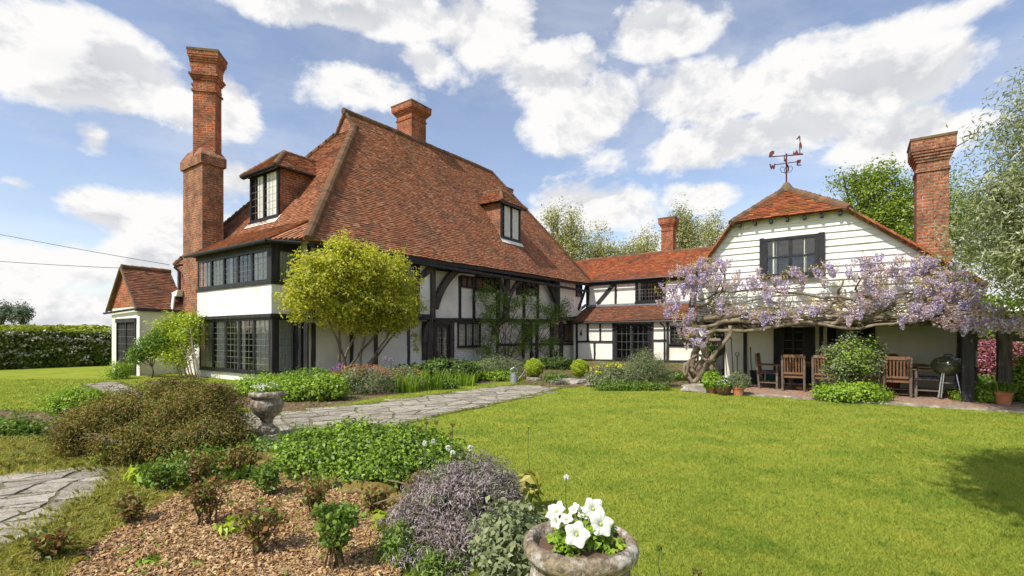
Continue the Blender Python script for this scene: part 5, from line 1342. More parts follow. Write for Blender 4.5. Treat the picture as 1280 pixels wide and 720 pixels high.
# ---- near left planting
def mound(name, label, cat, bl, mats, base, twigs=0, tw_mat='twig'):
    t = root(name, label, cat, base)
    m = MB()
    for b in bl: m.ball((b[0], b[1], b[2]*.9), 1, 2, .15, (b[3]*.72, b[4]*.72, b[5]*.72), 1.5, b[0])
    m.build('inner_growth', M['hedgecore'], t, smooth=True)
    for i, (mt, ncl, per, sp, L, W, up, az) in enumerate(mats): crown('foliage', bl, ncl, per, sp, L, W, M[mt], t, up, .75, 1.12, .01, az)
    crown('loose_sprays', bl, int(mats[0][1]*.35), 14, mats[0][3]*.9, mats[0][4]*1.1, mats[0][5], M[mats[0][0]], t, .2, 1.05, 1.28, .01, mats[0][7])
    if twigs:
        m = MB()
        for i in range(twigs):
            b = random.choice(bl); a = random.uniform(-2.6, -.4); dz = random.uniform(-.1, .6)
            d = Vector((math.cos(a)*.9, math.sin(a), dz)).normalized(); c = Vector(b[:3])
            s = c+Vector((d.x*b[3], d.y*b[4], d.z*b[5]))*.7; e = c+Vector((d.x*b[3], d.y*b[4], d.z*b[5]))*1.15+Vector((random.uniform(-.3,.3),0,random.uniform(-.1,.15)))
            m.tube([s, s.lerp(e,.5)+Vector((0,0,.06)), e], [.009,.006,.003], 5)
        m.build('twigs', M[tw_mat], t)
    return t
_hb = [B(150,530,6.3,45,34,.6),B(205,515,6.5,50,34,.7),B(246,522,6.3,44,36,.6),B(272,545,6.1,34,28,.5),B(115,545,6.2,30,24,.4),B(230,550,5.9,60,30,.5),B(180,560,5.8,45,26,.4),B(262,505,6.7,28,18,.4)]
HB = []
for i in range(34):
    b = random.choice(_hb); a = random.uniform(0, 6.28); e = random.uniform(.15, 1.3); k = random.uniform(.22, .42)
    HB.append((b[0]+math.cos(a)*math.cos(e)*b[3]*.85, b[1]+math.sin(a)*math.cos(e)*b[4]*.85, max(.08, b[2]+math.sin(e)*b[5]*.8), b[3]*k*1.3, b[4]*k*1.3, b[5]*k))
HB = _hb+HB
mound('heather_bush', 'wide bronze-brown heather mound behind the bark bed on the left', 'shrub', HB, [('lf_heath', 3600, 26, .05, .037, .011, .3, .8), ('lf_mid', 90, 22, .05, .04, .014, .3, .8)], (*G(215, 590), 0), 90)
LB = [B(560,640,3.55,48,52,.26),B(600,620,3.65,42,42,.28),B(528,665,3.45,42,40,.22),B(575,690,3.3,50,40,.22),B(625,650,3.6,28,44,.22),B(520,700,3.3,34,30,.2)]
lv = mound('lavender_bush', 'domed grey lavender bush left of the petunia urn', 'shrub', LB, [('lf_lav', 1500, 22, .028, .035, .007, .3, 1.5), ('lf_sage', 420, 22, .03, .04, .006, .3, 1.5)], (*G(565, 715), 0), 30)
crown('green_shoots', [B(500,690,3.25,26,34,.15),B(545,715,3.1,40,26,.15),B(625,700,3.3,28,32,.15)], 260, 20, .03, .045, .012, M['lf_mid'], lv, .3, .3, 1.1, .01, 1.0)
LB2 = [B(395,570,5.3,38,26,.35),B(445,565,5.4,50,28,.45),B(505,572,5.2,48,30,.4),B(545,580,5.1,30,22,.3),B(470,590,5.0,60,22,.3)]
mound('cranesbill', 'broad mound of fresh green cranesbill leaves behind the mossy stones', 'plant', LB2, [('lf_mid', 800, 22, .055, .042, .03, .6, .2),('lf_bright', 1100, 22, .055, .042, .03, .7, .2)], (*G(460, 610), 0))
clump('golden_marjoram', 'small golden-leaved plant at the left of the cranesbill mound', 'plant', 385, 575, 60, 26, 'lf_lime', 260, L=.035, W=.025, spread=.035)
def rock(label, px, py, w, seed, mat='moss'):
    x, Y = G(px, py); k = Y/F; r = w*k/2; m = MB(); m.ball((x, Y, r*.35), r, 3, .45, (1.1, .8, .62), 1.8, seed)
    o = m.build('mossy_stone', M[mat], None, origin=(x, Y, 0), smooth=True); tag(o, label, 'stone', 'mossy stones edging the bark bed')
for i, (px, py, w, lb) in enumerate(((333,592,44,'big yellow-mossed stone in front of the second urn'),(361,600,30,'mossy stone, next right of the biggest one by the urn'),(390,601,36,'long mossed stone at the middle of the bark bed edge'),(420,609,34,'brown mossy stone under the left of the cranesbill mound'),(447,617,30,'pitted tan stone below the cranesbill mound'),(472,622,32,'knobbly tan stone close to the lavender bush'),(497,632,28,'small half-buried stone touching the lavender bush'),(322,578,26,'small mossy stone tucked by the urn foot'))):
    rock(lb, px, py, w*1.15, i*2.3+1)
def rosebush(label, px, py, wpx, hpx, mat='lf_red', n=60, twig=11, L=.045):
    wpx *= 1.15; hpx *= 1.1
    x, Y = G(px, py); k = Y/F; w = wpx*k/2; h = hpx*k
    t = root('rose_bush', label, 'rose bush', (x, Y, 0), None, 'small pruned roses in the bark bed'); m = MB(); tips = []
    for i in range(twig):
        a = random.uniform(0, 6.28); e = Vector((x+math.cos(a)*w*random.uniform(.3,1), Y+math.sin(a)*w*.7, h*random.uniform(.6,1)))
        mid = Vector((x+(e.x-x)*.35, Y+(e.y-Y)*.35, h*.55)); m.tube([(x+random.uniform(-.07,.07), Y+random.uniform(-.05,.05), 0), mid+Vector((random.uniform(-.04,.04),0,-.03)), e], [.008,.006,.003], 6); tips += [e, mid]
        e2 = mid+Vector((random.uniform(-.5,.5)*w, random.uniform(-.4,.4)*w, h*.35)); m.tube([mid, e2], [.006,.003], 5); tips.append(e2)
    m.build('stems', M['twigred'], t)
    T = np.array([tuple(random.choice(tips)) for _ in range(n)]); P = np.repeat(T, 5, 0)+rng.normal(size=(n*5, 3))*.035; P = P[P[:, 2] > .01]
    npmesh('leaves', leaves(P, L, L*.6, .4), 4, M[mat], t)
M['twigred'] = surf('reddish_rose_stems', (.14, .07, .04), (.09, .09, .035), 9, .7, .2, .003)
for a in (('small bare rose with red shoots at the left of the bark bed',163,657,26,28),('leggy rose with bare canes in the upper left of the bark bed',258,660,52,50),('bare-stemmed rose at the centre of the bark bed',322,696,56,50),
          ('reddish rose just below the mossy stones',392,650,46,40),('tall rose with green leaves at the bottom of the bark bed',418,716,50,72,'lf_mid',150),('rose with red leaf tips beside the lavender bush',470,655,34,36),
          ('low leafy rose left of centre in the bark bed',338,622,40,34,'lf_mid',110),('rose at the lower left edge of the bark bed',62,705,40,30),('red-shooted rose in front of the heather mound',245,612,50,36),
          ('red-leaved rose under the right of the heather mound',300,600,50,38),('dusky rose left of the second urn foot',205,618,40,34,'lf_mid',90)): rosebush(*a)
def rosette(label, px, py, wpx, hpx, mat='lf_bright', n=70, L=.12, name='leafy_weed'):
    x, Y = G(px, py); k = Y/F; r = wpx*k/2; t = root(name, label, 'plant', (x, Y, 0))
    a = rng.uniform(0, 2*np.pi, n); q_ = rng.uniform(.1, .9, n)*r
    P = np.stack([x+q_*np.cos(a), Y+q_*np.sin(a), hpx*k*(.25+.6*rng.uniform(0, 1, n))], 1); O = np.stack([np.cos(a), np.sin(a), .4+0*a], 1)
    npmesh('leaves', leaves(P, L, L*.42, .6, out=O*1.6), 4, M[mat], t)
    m = MB(); 
    for i in range(8): m.tube([(x,Y,0),(x+random.uniform(-.5,.5)*r, Y+random.uniform(-.5,.5)*r, hpx*k*.7)], .004, 5)
    m.build('stems', M['stem'], t)
rosette('bright green foxglove leaves in front of the heather mound', 200, 612, 50, 26, n=110)
rosette('lime green leafy plant on the right edge of the left paving', 178, 610, 40, 30, 'lf_lime', 110, .1)
rosette('fresh green rosette below the heather near the mossy stones', 296, 600, 34, 22)
rosette('small green rosette at the heather\'s left foot', 128, 584, 28, 20, 'lf_bright', 60, .1)
rosette('yellow-green low plant right of the tall bare rose', 300, 665, 60, 18, 'lf_lime', 90, .09)
rosette('tiny green seedling near the bottom of the bark bed', 185, 708, 26, 14, 'lf_bright', 40, .06)
rosette('pale green shoots beside the lavender bush', 478, 668, 30, 34, 'lf_lime', 60, .08)
rosette('yellowing day lily leaves right of the lavender bush', 662, 640, 40, 56, 'lf_straw', 40, .16)
clump('catmint', 'leafy green plants left of the heather at the lawn edge', 'plant', 82, 524, 44, 34, 'lf_bright', 200, L=.045, W=.022)
clump('catmint', 'green weedy clump at the heather\'s left shoulder', 'plant', 112, 522, 50, 32, 'lf_bright', 260, L=.06, W=.035)
clump('euonymus', 'dark glossy leaves under the heather mound', 'plant', 262, 596, 60, 26, 'lf_mid', 190, L=.045, W=.028)
clump('euonymus', 'mixed green and red leaves at the urn foot', 'plant', 330, 582, 44, 26, 'lf_mid', 180, L=.045, W=.025)
strappy('sedge', 'tall strap leaves between the second urn and the path', 372, 566, 34, 40, 50, 'lf_mid', .025)
clump('astrantia', 'mixed green plants at the left picture edge below the lawn', 'plant', 20, 546, 60, 16, 'lf_mid', 130, L=.06, W=.035)
# foreground right of lavender
t, bl, h = clump('oregano', 'tall sage-green leafy plant between the lavender and the petunia urn', 'plant', 640, 745, 70, 105, 'lf_sage', 260, 14, .05, .024, .05, lo=.2, axis_z=.6)
def tallstems(label, heads, mat, r=.015, cat='flower', name='seed_head'):
    x = (heads[0][0]-640)/F*heads[0][2]; t = root(name, label, cat, (x, heads[0][2], 0))
    for (px, py, Y) in heads:
        c = Vector(((px-640)/F*Y, Y, EYE+(HOR-py)*Y/F)); m = MB(); m.tube([(c.x+.02, Y, 0), (c.x-.01, Y, c.z*.6), tuple(c)], .0035, 5); m.build('stem', M['stem'], t)
        d = unit(rng.normal(size=(60, 3))); npmesh('flower_head', leaves(np.array(c)+d*r, r*.9, r*.5, 0, out=d), 4, M[mat], t)
tallstems('dark red seed heads on thin stems behind the lavender', [(533,528,4.6),(545,528,4.6),(566,531,4.5),(524,536,4.7),(563,541,4.5)], 'lf_red', .018)
tallstems('white umbel flowers between cranesbill and lavender', [(531,554,4.6),(542,552,4.6),(560,560,4.5),(588,560,4.4),(566,566,4.5)], 'fl_white', .022, name='umbel_flower')
tallstems('tiny white flower right of the lavender', [(708,597,3.9)], 'fl_white', .02, name='umbel_flower')
tallstems('thin green stem with a pale bud on the lawn edge', [(661,533,5.0)], 'lf_lime', .02)
tallstems('bare brown seed head right of the petunia urn', [(825,685,2.9)], 'lf_red', .012)
tallstems('dark drooping seed head at the bottom edge right of the urn', [(868,714,2.9),(874,716,2.9)], 'lf_red', .014)
clump('thyme', 'brownish creeping thyme between cranesbill and lavender', 'plant', 545, 612, 80, 24, 'lf_heath', 300, L=.025, W=.012, spread=.03)

# ---- right side
WB = [(9.9,8.3,3.3,1.5,1.5,1.35),(9.3,7.9,2.85,1.1,1.2,.75),(9.0,8.6,3.4,.9,1.0,.9),(10.4,8.6,4.8,1.8,1.5,1.4),(9.4,8.4,4.5,.7,.8,.9),(9.9,8.3,5.6,1.0,1.0,1.0),(8.75,8.0,2.8,.65,.7,.5),(11.0,8.4,3.5,2.0,1.5,1.8),(8.3,8.3,3.9,.35,.4,.35)]
wl = tree('willow_tree', 'silvery narrow-leaved willow hanging in from the right edge', (11.2, 9.2, 0), WB, 2100, 26, .16, .11, .024, 'lf_willow', .16, nl=40, lo=.45, fork=(10.9, 9.0, 1.5), hi=1.15, per_l=2, up=.2)
shrub('azalea', 'magenta-pink flowering azalea seen between the two black posts', 'shrub', (*GP(1236, 15.5)[:2], 0), [B(1233,452,13.5,20,22),B(1243,440,13.6,16,14),B(1225,462,13.4,12,14),B(1276,445,13.5,18,16)], 520, 24, .1, .06, .04, 'fl_pink')
shrub('spirea', 'lime green shrub glimpsed above the azalea between the posts', 'shrub', (*GP(1228, 16.8)[:2], 0), [B(1226,425,16.8,18,16),B(1245,420,16.8,16,14)], 240, 24, .12, .08, .05, 'lf_lime')
clump('box_shrub', 'dark green mound at the foot of the corner post', 'shrub', 1224, 490, 40, 20, 'lf_mid', 240, L=.06, W=.035)
clump('daisy_bush', 'straggly pale green plant at the terrace edge by the corner post', 'plant', 1216, 503, 40, 14, 'lf_bright', 130, L=.07, W=.02)
t, bl, h = clump('geum', 'bushy green plants with red flowers behind the terracotta pot', 'plant', 1294, 504, 50, 66, 'lf_bright', 420, L=.08, W=.045); blooms(t, bl, 'flowers', 8, 'fl_orange', .05)
clump('geum', 'leafy plants left of the terracotta pot under the pergola post', 'plant', 1235, 505, 30, 22, 'lf_bright', 130, L=.07, W=.04)
t = shrub('rose_shrub', 'leafy green rose shrub in front of the terrace tables', 'shrub', (*G(1064, 500), 0), [B(1062,450,11.6,22,18),B(1045,458,11.5,16,14),B(1080,455,11.6,18,16),B(1066,430,11.6,12,12),B(1092,440,11.7,9,12),B(1040,440,11.5,10,8)], 330, 22, .075, .055, .035, 'lf_sage', .03, nl=12, lo=.2)
addcrown(t, 'new_leaves', [B(1060,448,11.5,26,20),B(1090,435,11.7,10,14)], 120, 18, .07, .05, .035, 'lf_bright')
clump('alchemilla', 'bright green ground cover round the foot of the terrace rose shrub', 'plant', 1064, 501, 66, 20, 'lf_bright', 330, L=.06, W=.05)

# ---- wisteria
WS = root('wisteria', 'old wisteria with twisted trunk and hanging lilac flowers across the outbuilding front', 'climber', (*WXY(PV(14.1).px(882, 470)[0], 14.1), 0))
def wp(px, py, v): s, z = PV(v).px(px, py); x, y = WXY(s, v); return Vector((x, y, z))
m = MB()
def vine(pts, r0, r1, wig=.03, n=22):
    """smooth stem through (px, py, v) control points"""
    C_ = [wp(*p) for p in pts]; out = []; ph = random.uniform(0, 6)
    C_ = [C_[0]]+C_+[C_[-1]]; seg = len(C_)-3; N_ = n
    for i in range(N_+1):
        t = i/N_*seg; k = min(int(t), seg-1); t -= k; a, b, c, d = C_[k:k+4]
        p = .5*((2*b)+(c-a)*t+(2*a-5*b+4*c-d)*t*t+(3*b-a-3*c+d)*t**3)
        out.append(p+Vector((math.sin(i*.9+ph), math.cos(i*.7+ph), math.sin(i*1.1+ph*2)))*wig)
    m.tube(out, [(r0+(r1-r0)*i/N_)*random.uniform(.88, 1.12) for i in range(N_+1)], 9)
for pts, r0, r1 in (([(876,486,14.1),(873,465,14.2),(882,440,14.0),(868,415,14.2),(866,385,14.1),(868,350,14.15)],.13,.08),
    ([(882,486,14.0),(888,460,14.2),(880,435,14.2),(893,410,14.0),(905,402,14.0),(960,404,14.1),(1020,402,14.2)],.10,.04),
    ([(870,487,14.2),(862,465,14.1),(870,440,14.3),(884,420,14.2),(878,400,14.2),(900,396,14.2)],.10,.06),
    ([(885,487,14.1),(872,470,13.9),(857,455,14.0),(858,470,13.9),(870,482,13.9)],.05,.05),
    ([(868,480,13.8),(880,460,13.8),(895,440,13.8),(908,425,13.9),(915,408,14.0)],.07,.05),
    ([(890,480,13.9),(896,462,14.0),(884,450,13.9),(872,445,13.9),(860,452,13.8),(858,470,13.8)],.04,.035),
    ([(872,430,14),(890,415,14),(940,412,14.1),(1000,405,14.1),(1060,402,14.1),(1100,398,14.2),(1160,398,14.2),(1220,398,13.7),(1300,398,13.4)],.055,.025),
    ([(870,410,14),(900,404,14),(950,398,14.1),(1010,404,14.1),(1070,410,14.0),(1110,405,14.1),(1150,396,14.2)],.05,.025),
    ([(880,400,14),(930,393,14.1),(980,398,14.1),(1040,396,14.1),(1075,404,14.1)],.06,.03),
    ([(1040,404,14.1),(1080,395,14.1),(1120,380,14.2),(1150,372,14.2)],.05,.02),
    ([(1010,402,14.1),(1035,385,14.2),(1048,370,14.25),(1052,350,14.3)],.045,.02),
    ([(1048,372,14.2),(1000,368,14.2),(950,362,14.25),(900,366,14.25),(872,378,14.2)],.035,.018),
    ([(1048,372,14.2),(1090,372,14.2),(1140,366,14.2),(1180,360,14.2)],.035,.018),
    ([(868,350,14.15),(872,330,14.2),(890,322,14.25)],.06,.02),([(868,360,14.1),(850,355,14.0),(838,375,13.9)],.05,.02),
    ([(872,385,14.1),(895,372,14.2),(905,355,14.25),(902,335,14.25)],.04,.018),([(893,402,14.1),(892,380,14.2),(900,350,14.25)],.03,.015),
    ([(1048,372,14.2),(1060,385,14.2),(1078,400,14.1)],.035,.03),([(1150,398,14.2),(1158,370,14.2),(1158,340,14.25)],.035,.018),([(1100,398,14.2),(1072,368,14.2),(1076,345,14.3)],.03,.015)):
    vine(pts, r0, r1)
m.build('trunk', M['vine'], WS, smooth=True)
m = MB()
for i in range(120):
    x = random.uniform(875, 1215); y = 402-abs(random.gauss(0, 10)); k = random.uniform(12, 60)
    vine([(x, y, 14.15), (x+k*.5*random.choice((-1, 1)), y-random.uniform(-4, 14), 14.2), (x+k*random.choice((-1, 1)), y-random.uniform(-6, 28), 14.25)], .012, .006, .012, 9)
m.build('twigs', M['vine'], WS, smooth=True)
m = MB()
CL = [(850,372,24,32,13.7),(838,388,12,16,13.6),(866,352,18,22,13.8),(882,346,20,18,13.9),(905,344,20,16,14.1),(856,405,14,20,13.7),(868,424,18,12,13.5),(848,352,14,16,13.8),(828,370,9,12,13.6),(870,335,14,12,14),
      (890,330,12,10,14.1),(935,356,20,10,14.15),(950,348,14,10,14.15),(965,372,14,10,14.15),(985,350,20,13,14.1),(972,358,18,12,14.1),(1002,344,10,10,14.2),(1030,345,14,14,14.1),(1040,338,14,8,14.2),(905,385,16,10,14.1),
      (940,392,22,8,14),(965,398,16,8,14),(995,392,20,8,14),(1018,386,14,8,14.1),(1072,340,18,14,14.1),(1090,332,14,16,14.1),(1085,358,16,12,14.1),(1080,385,18,10,14),(1100,370,20,12,14.1),(1110,345,14,14,14.2),
      (1130,336,16,14,14.2),(1150,345,20,22,14.1),(1165,368,22,20,14),(1170,345,16,16,14.2),(1185,362,18,20,14),(1150,385,18,12,14),(1178,390,22,14,13.9),(1198,378,18,20,13.9),(1215,385,14,20,13.9),(1195,402,18,10,13.8),
      (1212,406,14,10,13.8),(1232,406,12,7,13.8),(1250,404,12,7,13.7),(1272,406,12,7,13.6),(1135,398,10,9,13.9),(1160,330,14,10,14.2),(1190,345,14,14,14.1),(1060,392,12,8,14),(1205,360,14,16,14),(1225,372,12,18,14),(1228,398,14,12,13.4),(1246,400,12,10,13.3),(1262,402,12,10,13.2),(1280,404,14,10,13.1),(1208,398,14,12,13.5),(1300,402,14,10,13),(1240,388,14,10,13.4)]
for (px, py, rx, ry, v) in CL:
    nr = max(3, int(rx*ry/22)); P = []; Pp = []
    for i in range(nr):
        a = random.uniform(0, 6.28); q_ = math.sqrt(random.random()); c = wp(px+rx*q_*math.cos(a), py+ry*q_*math.sin(a)-5, v-random.uniform(0, .25))
        l = random.uniform(.14, .27); n = int(l*420); tt = rng.uniform(0, 1, n)**1.2; ang = rng.uniform(0, 6.28, n); rad = (.085*(1-tt)**.7+.012)*rng.uniform(.5, 1, n)
        if c.z-l < .3: continue
        (P if random.random() < .58 else Pp).append(np.stack([c.x+np.cos(ang)*rad, c.y+np.sin(ang)*rad, c.z-tt*l], 1))
    for L_, mt in ((P, 'fl_wist'), (Pp, 'fl_wistp')):
        if L_: npmesh('flower_cluster' if mt == 'fl_wist' else 'faded_flower_cluster', leaves(np.concatenate(L_), .040, .030, .4), 4, M[mt], WS)
ly = [(*wp(px, py-ry*.7, v-.1), rx*.022, .2, .12) for (px, py, rx, ry, v) in CL]
crown('young_leaves', ly, 420, 9, .05, .05, .022, M['lf_wist'], WS, .3, .3, 1.2)
m = MB(); c = wp(882, 488, 14.05); m.ball((c.x, c.y, .02), .55, 3, .4, (1.3, .8, .35), 1.5, 3); o = m.build('root_rubble', M['stone'], None, origin=(c.x, c.y, 0)); tag(o, 'grey stony rubble round the foot of the wisteria trunk', 'stone')

# overhead tree behind the photographer whose shade falls on the lawn
tree('apple_tree', 'round-headed garden tree standing beside the photographer, shading the right of the lawn', (3.9, 1.2, 0), [(3.2,2.3,5.2,1.15,.9,.8),(2.6,2.0,5.4,.8,.7,.6),(3.9,2.6,5.1,.8,.7,.6),(2.2,1.7,5.0,.95,.8,.6),(1.7,1.2,5.0,.6,.6,.5)], 620, 26, .17, .1, .06, 'lf_spring', .12, nl=14, fork=(4.0,1.1,3.2))

# ================================================================== furniture, pots, small things
def tf(base, rot):
    c, s = math.cos(rot), math.sin(rot)
    return base, rot
def teak_chair(label, base, rot, arms=False, group='teak chairs round the terrace tables', cushion=True):
    t = root('teak_armchair' if arms else 'teak_chair', label, 'chair', base, rot, group)
    ORG[t.name] = (0, 0, 0); w = .25 if not arms else .29
    for sx in (-1, 1):
        m = MB(); m.box(sx*w-.025, sx*w+.025, .19, .24, 0, .42 if not arms else .64); m.build('leg', M['greywood'], t, bevel=.004)
        m = MB(); m.hexa([(sx*w-.025,-.24,0),(sx*w+.025,-.24,0),(sx*w+.025,-.19,0),(sx*w-.025,-.19,0),(sx*w-.025,-.33,.95),(sx*w+.025,-.33,.95),(sx*w+.025,-.29,.95),(sx*w-.025,-.29,.95)]); m.build('leg', M['greywood'], t)
        if arms:
            m = MB(); m.box(sx*w-.035, sx*w+.035, -.26, .28, .64, .668); m.build('armrest', M['teak'], t, bevel=.006)
    m = MB()
    for k in range(5): m.box(-w-.02, w+.02, -.2+k*.093, -.2+k*.093+.08, .42, .442)
    m.box(-w, w, .2, .225, .35, .418); m.box(-w, w, -.22, -.195, .35, .418)
    m.build('seat', M['teak'], t)
    m = MB()
    for k in range(7):
        x = -w+.055+k*(2*w-.11)/6; m.hexa([(x-.016,-.245,.5),(x+.016,-.245,.5),(x+.016,-.232,.5),(x-.016,-.232,.5),(x-.016,-.318,.9),(x+.016,-.318,.9),(x+.016,-.305,.9),(x-.016,-.305,.9)])
    m.box(-w+.02, w-.02, -.335, -.29, .89, .97); m.box(-w+.02, w-.02, -.262, -.225, .45, .5)
    m.build('backrest', M['teak'], t)
    m = MB()
    for sx in (-1, 1): m.box(sx*w-.012, sx*w+.012, -.2, .2, .16, .19)
    m.box(-w, w, -.01, .02, .165, .185); m.build('stretcher', M['greywood'], t)
    if cushion:
        m = MB(); m.box(-w+.02, w-.02, -.19, .2, .444, .49); m.build('cushion', M['cushion'], t, bevel=.015)
    return t
TZ = .046
def on_t(px, v, z=TZ): u = PV(v).px(px, 450)[0]; x, y = WXY(u, v); return (x, y, z)
HB_ = -ANG      # local +y along +v
teak_chair('weathered wooden armchair at the left end of the left terrace table', on_t(962, 15.3), HB_-math.pi/2, True)
teak_chair('slatted teak chair with its back to the lawn, first from the left', on_t(992, 14.98), HB_+.05)
teak_chair('slatted teak chair partly hidden by the rose shrub, left side', on_t(1032, 14.98), HB_-.06)
teak_chair('slatted teak chair almost hidden by the rose shrub, right side', on_t(1082, 14.95), HB_+.03)
teak_chair('slatted teak chair with its back to the lawn, right of the rose shrub', on_t(1121, 14.95), HB_-.02)
teak_chair('teak chair on the far side of the right terrace table', on_t(1108, 16.6), HB_+math.pi)
teak_chair('wooden armchair at the right end of the terrace seen from the side', on_t(1160, 15.25), HB_+math.pi/2-.1, True)
def table(label, base, rot, L, Wd, oval):
    t = root('garden_table', label, 'table', base, rot, 'wooden terrace tables'); ORG[t.name] = (0,0,0)
    m = MB(); n = 28
    pts = []
    for i in range(n):
        a = 2*math.pi*i/n; e = 2.0 if oval else 6
        cx_, sy_ = math.cos(a), math.sin(a); pts.append((L/2*math.copysign(abs(cx_)**(2/e), cx_), Wd/2*math.copysign(abs(sy_)**(2/e), sy_), .71))
    m.prism(pts, (0, 0, .035)); m.build('tabletop', M['teak'], t, bevel=.005)
    for sx in (-1, 1):
        for sy in (-1, 1):
            m = MB(); m.box(sx*L*.33-.035, sx*L*.33+.035, sy*Wd*.3-.035, sy*Wd*.3+.035, 0, .708); m.build('leg', M['greywood'], t)
    m = MB(); m.box(-L*.33, L*.33, -Wd*.3-.012, -Wd*.3+.012, .62, .708); m.box(-L*.33, L*.33, Wd*.3-.012, Wd*.3+.012, .62, .708); m.build('apron', M['teak'], t)
table('oval teak table at the left of the terrace', on_t(1018, 15.75), HB_, 1.7, .9, True)
table('rectangular wooden table at the right of the terrace', on_t(1112, 15.8), HB_, 1.5, .85, False)
# kettle barbecue
bb = root('kettle_barbecue', 'dark green round kettle barbecue on three legs at the right of the terrace', 'barbecue', on_t(1185, 14.95), HB_); ORG[bb.name] = (0,0,0)
rr = .31
m = MB(); m.lathe([(rr*math.sin(a), .78-.24*math.cos(a)) for a in [k*math.pi/2/10 for k in range(11)]]+[(rr+.012,.785),(rr-.02,.79)], n=28); m.build('bowl', M['bbqgreen'], bb, smooth=True)
m = MB(); m.lathe([(rr+.012,.79),(rr+.01,.80)]+[(rr*math.cos(a)*1.0, .80+.19*math.sin(a)) for a in [k*math.pi/2/10 for k in range(10)]]+[(.01,.991)], n=28); ld = m.build('lid', M['bbqgreen'], bb, smooth=True)
m = MB(); m.tube([(-.07,0,.985),(-.07,0,1.03),(.07,0,1.03),(.07,0,.985)], .012, 6); m.build('handle', M['black'], ld)
m = MB(); m.lathe([(.05,.0),(.05,.012)], (.15,-.14,.93), 12); m.build('vent', M['steel'], ld)
for a in (2.2, .9, -1.57+3.6):
    m = MB(); m.tube([(math.cos(a)*.2, -abs(math.sin(a))*.2 if a != .9 else -.12, .62), (math.cos(a)*.33, -math.sin(a)*.25 if a != .9 else -.25, .05)], .012, 6); m.build('leg', M['steel'], bb)
m = MB(); m.tube([(.30,-.27,.09),(.30,-.22,.09)], .09, 16); m.build('wheel', M['black'], bb)
m = MB(); m.lathe([(.02,.36),(.14,.37),(.15,.39)], n=16); m.build('ash_catcher', M['steel'], bb)
m = MB(); m.tube([(-.31,0,.76),(-.36,0,.74),(-.36,.1,.74),(-.31,.1,.76)], .012, 6); m.build('side_handle', M['black'], bb)
# pots
def flowerpot(label, px, py, wpx, hpx, mat, prof='pot', z=0, name='plant_pot'):
    Y = F*(EYE-z)/(py-HOR); x = (px-640)/F*Y; k = Y/F; r = wpx*k/2; h = hpx*k
    t = root(name, label, 'pot', (x, Y, z))
    if prof == 'pot': pr = [(r*.68,0),(r*.9,h*.72),(r*1.0,h*.74),(r*1.03,h),(r*.92,h),(r*.88,h*.9),(.01,h*.88)]
    else: pr = [(r*.55,0),(r*.85,h*.35),(r*1.0,h*.8),(r*1.05,h),(r*.95,h),(r*.9,h*.88),(.01,h*.86)]
    m = MB(); m.lathe([(a, b) for a, b in pr], (x, Y, z), 24); m.build('pot', M[mat], t, smooth=False)
    return t, (x, Y, z+h), r
t, c, r = flowerpot('wide glazed brown bowl of white flowers by the wisteria foot', 904.5, 494, 19, 11, 'brownpot', 'bowl')
crown('foliage', [(c[0],c[1],c[2]+.04,r*.9,r*.9,.1)], 60, 18, .04, .05, .03, M['lf_mid'], t, .5, .3); crown('flowers', [(c[0],c[1],c[2]+.09,r*.8,r*.8,.08)], 16, 8, .02, .04, .035, M['fl_white'], t, .6, .6)
t, c, r = flowerpot('terracotta pot of grey-green lavender beside the brown bowl', 923, 494.5, 15, 12, 'terracotta')
crown('foliage', [(c[0],c[1],c[2]+.14,r*1.5,r*1.5,.19)], 260, 22, .035, .07, .01, M['lf_sage'], t, .3, .3, axis_z=1.5)
crown('flowers', [(c[0],c[1],c[2]+.2,r*1.4,r*1.4,.15)], 40, 8, .02, .03, .012, M['fl_mauve'], t, .3, .8, axis_z=1.5)
t, c, r = flowerpot('terracotta pot of bright grassy leaves beneath the pergola post', 1254.5, 507.5, 18, 19, 'terracotta')
npmesh('foliage', blades(*[c[i]+rng.normal(size=500)*r*.55 for i in (0, 1)], .26, .012, .7, c[2]-.03), 5, M['lf_mid'], t)
t, c, r = flowerpot('small green potted plant left of the brown bowl', 891, 492, 11, 9, 'terracotta')
crown('foliage', [(c[0],c[1],c[2]+.13,r*1.8,r*1.8,.2)], 110, 20, .05, .07, .04, M['lf_bright'], t, .5, .3)
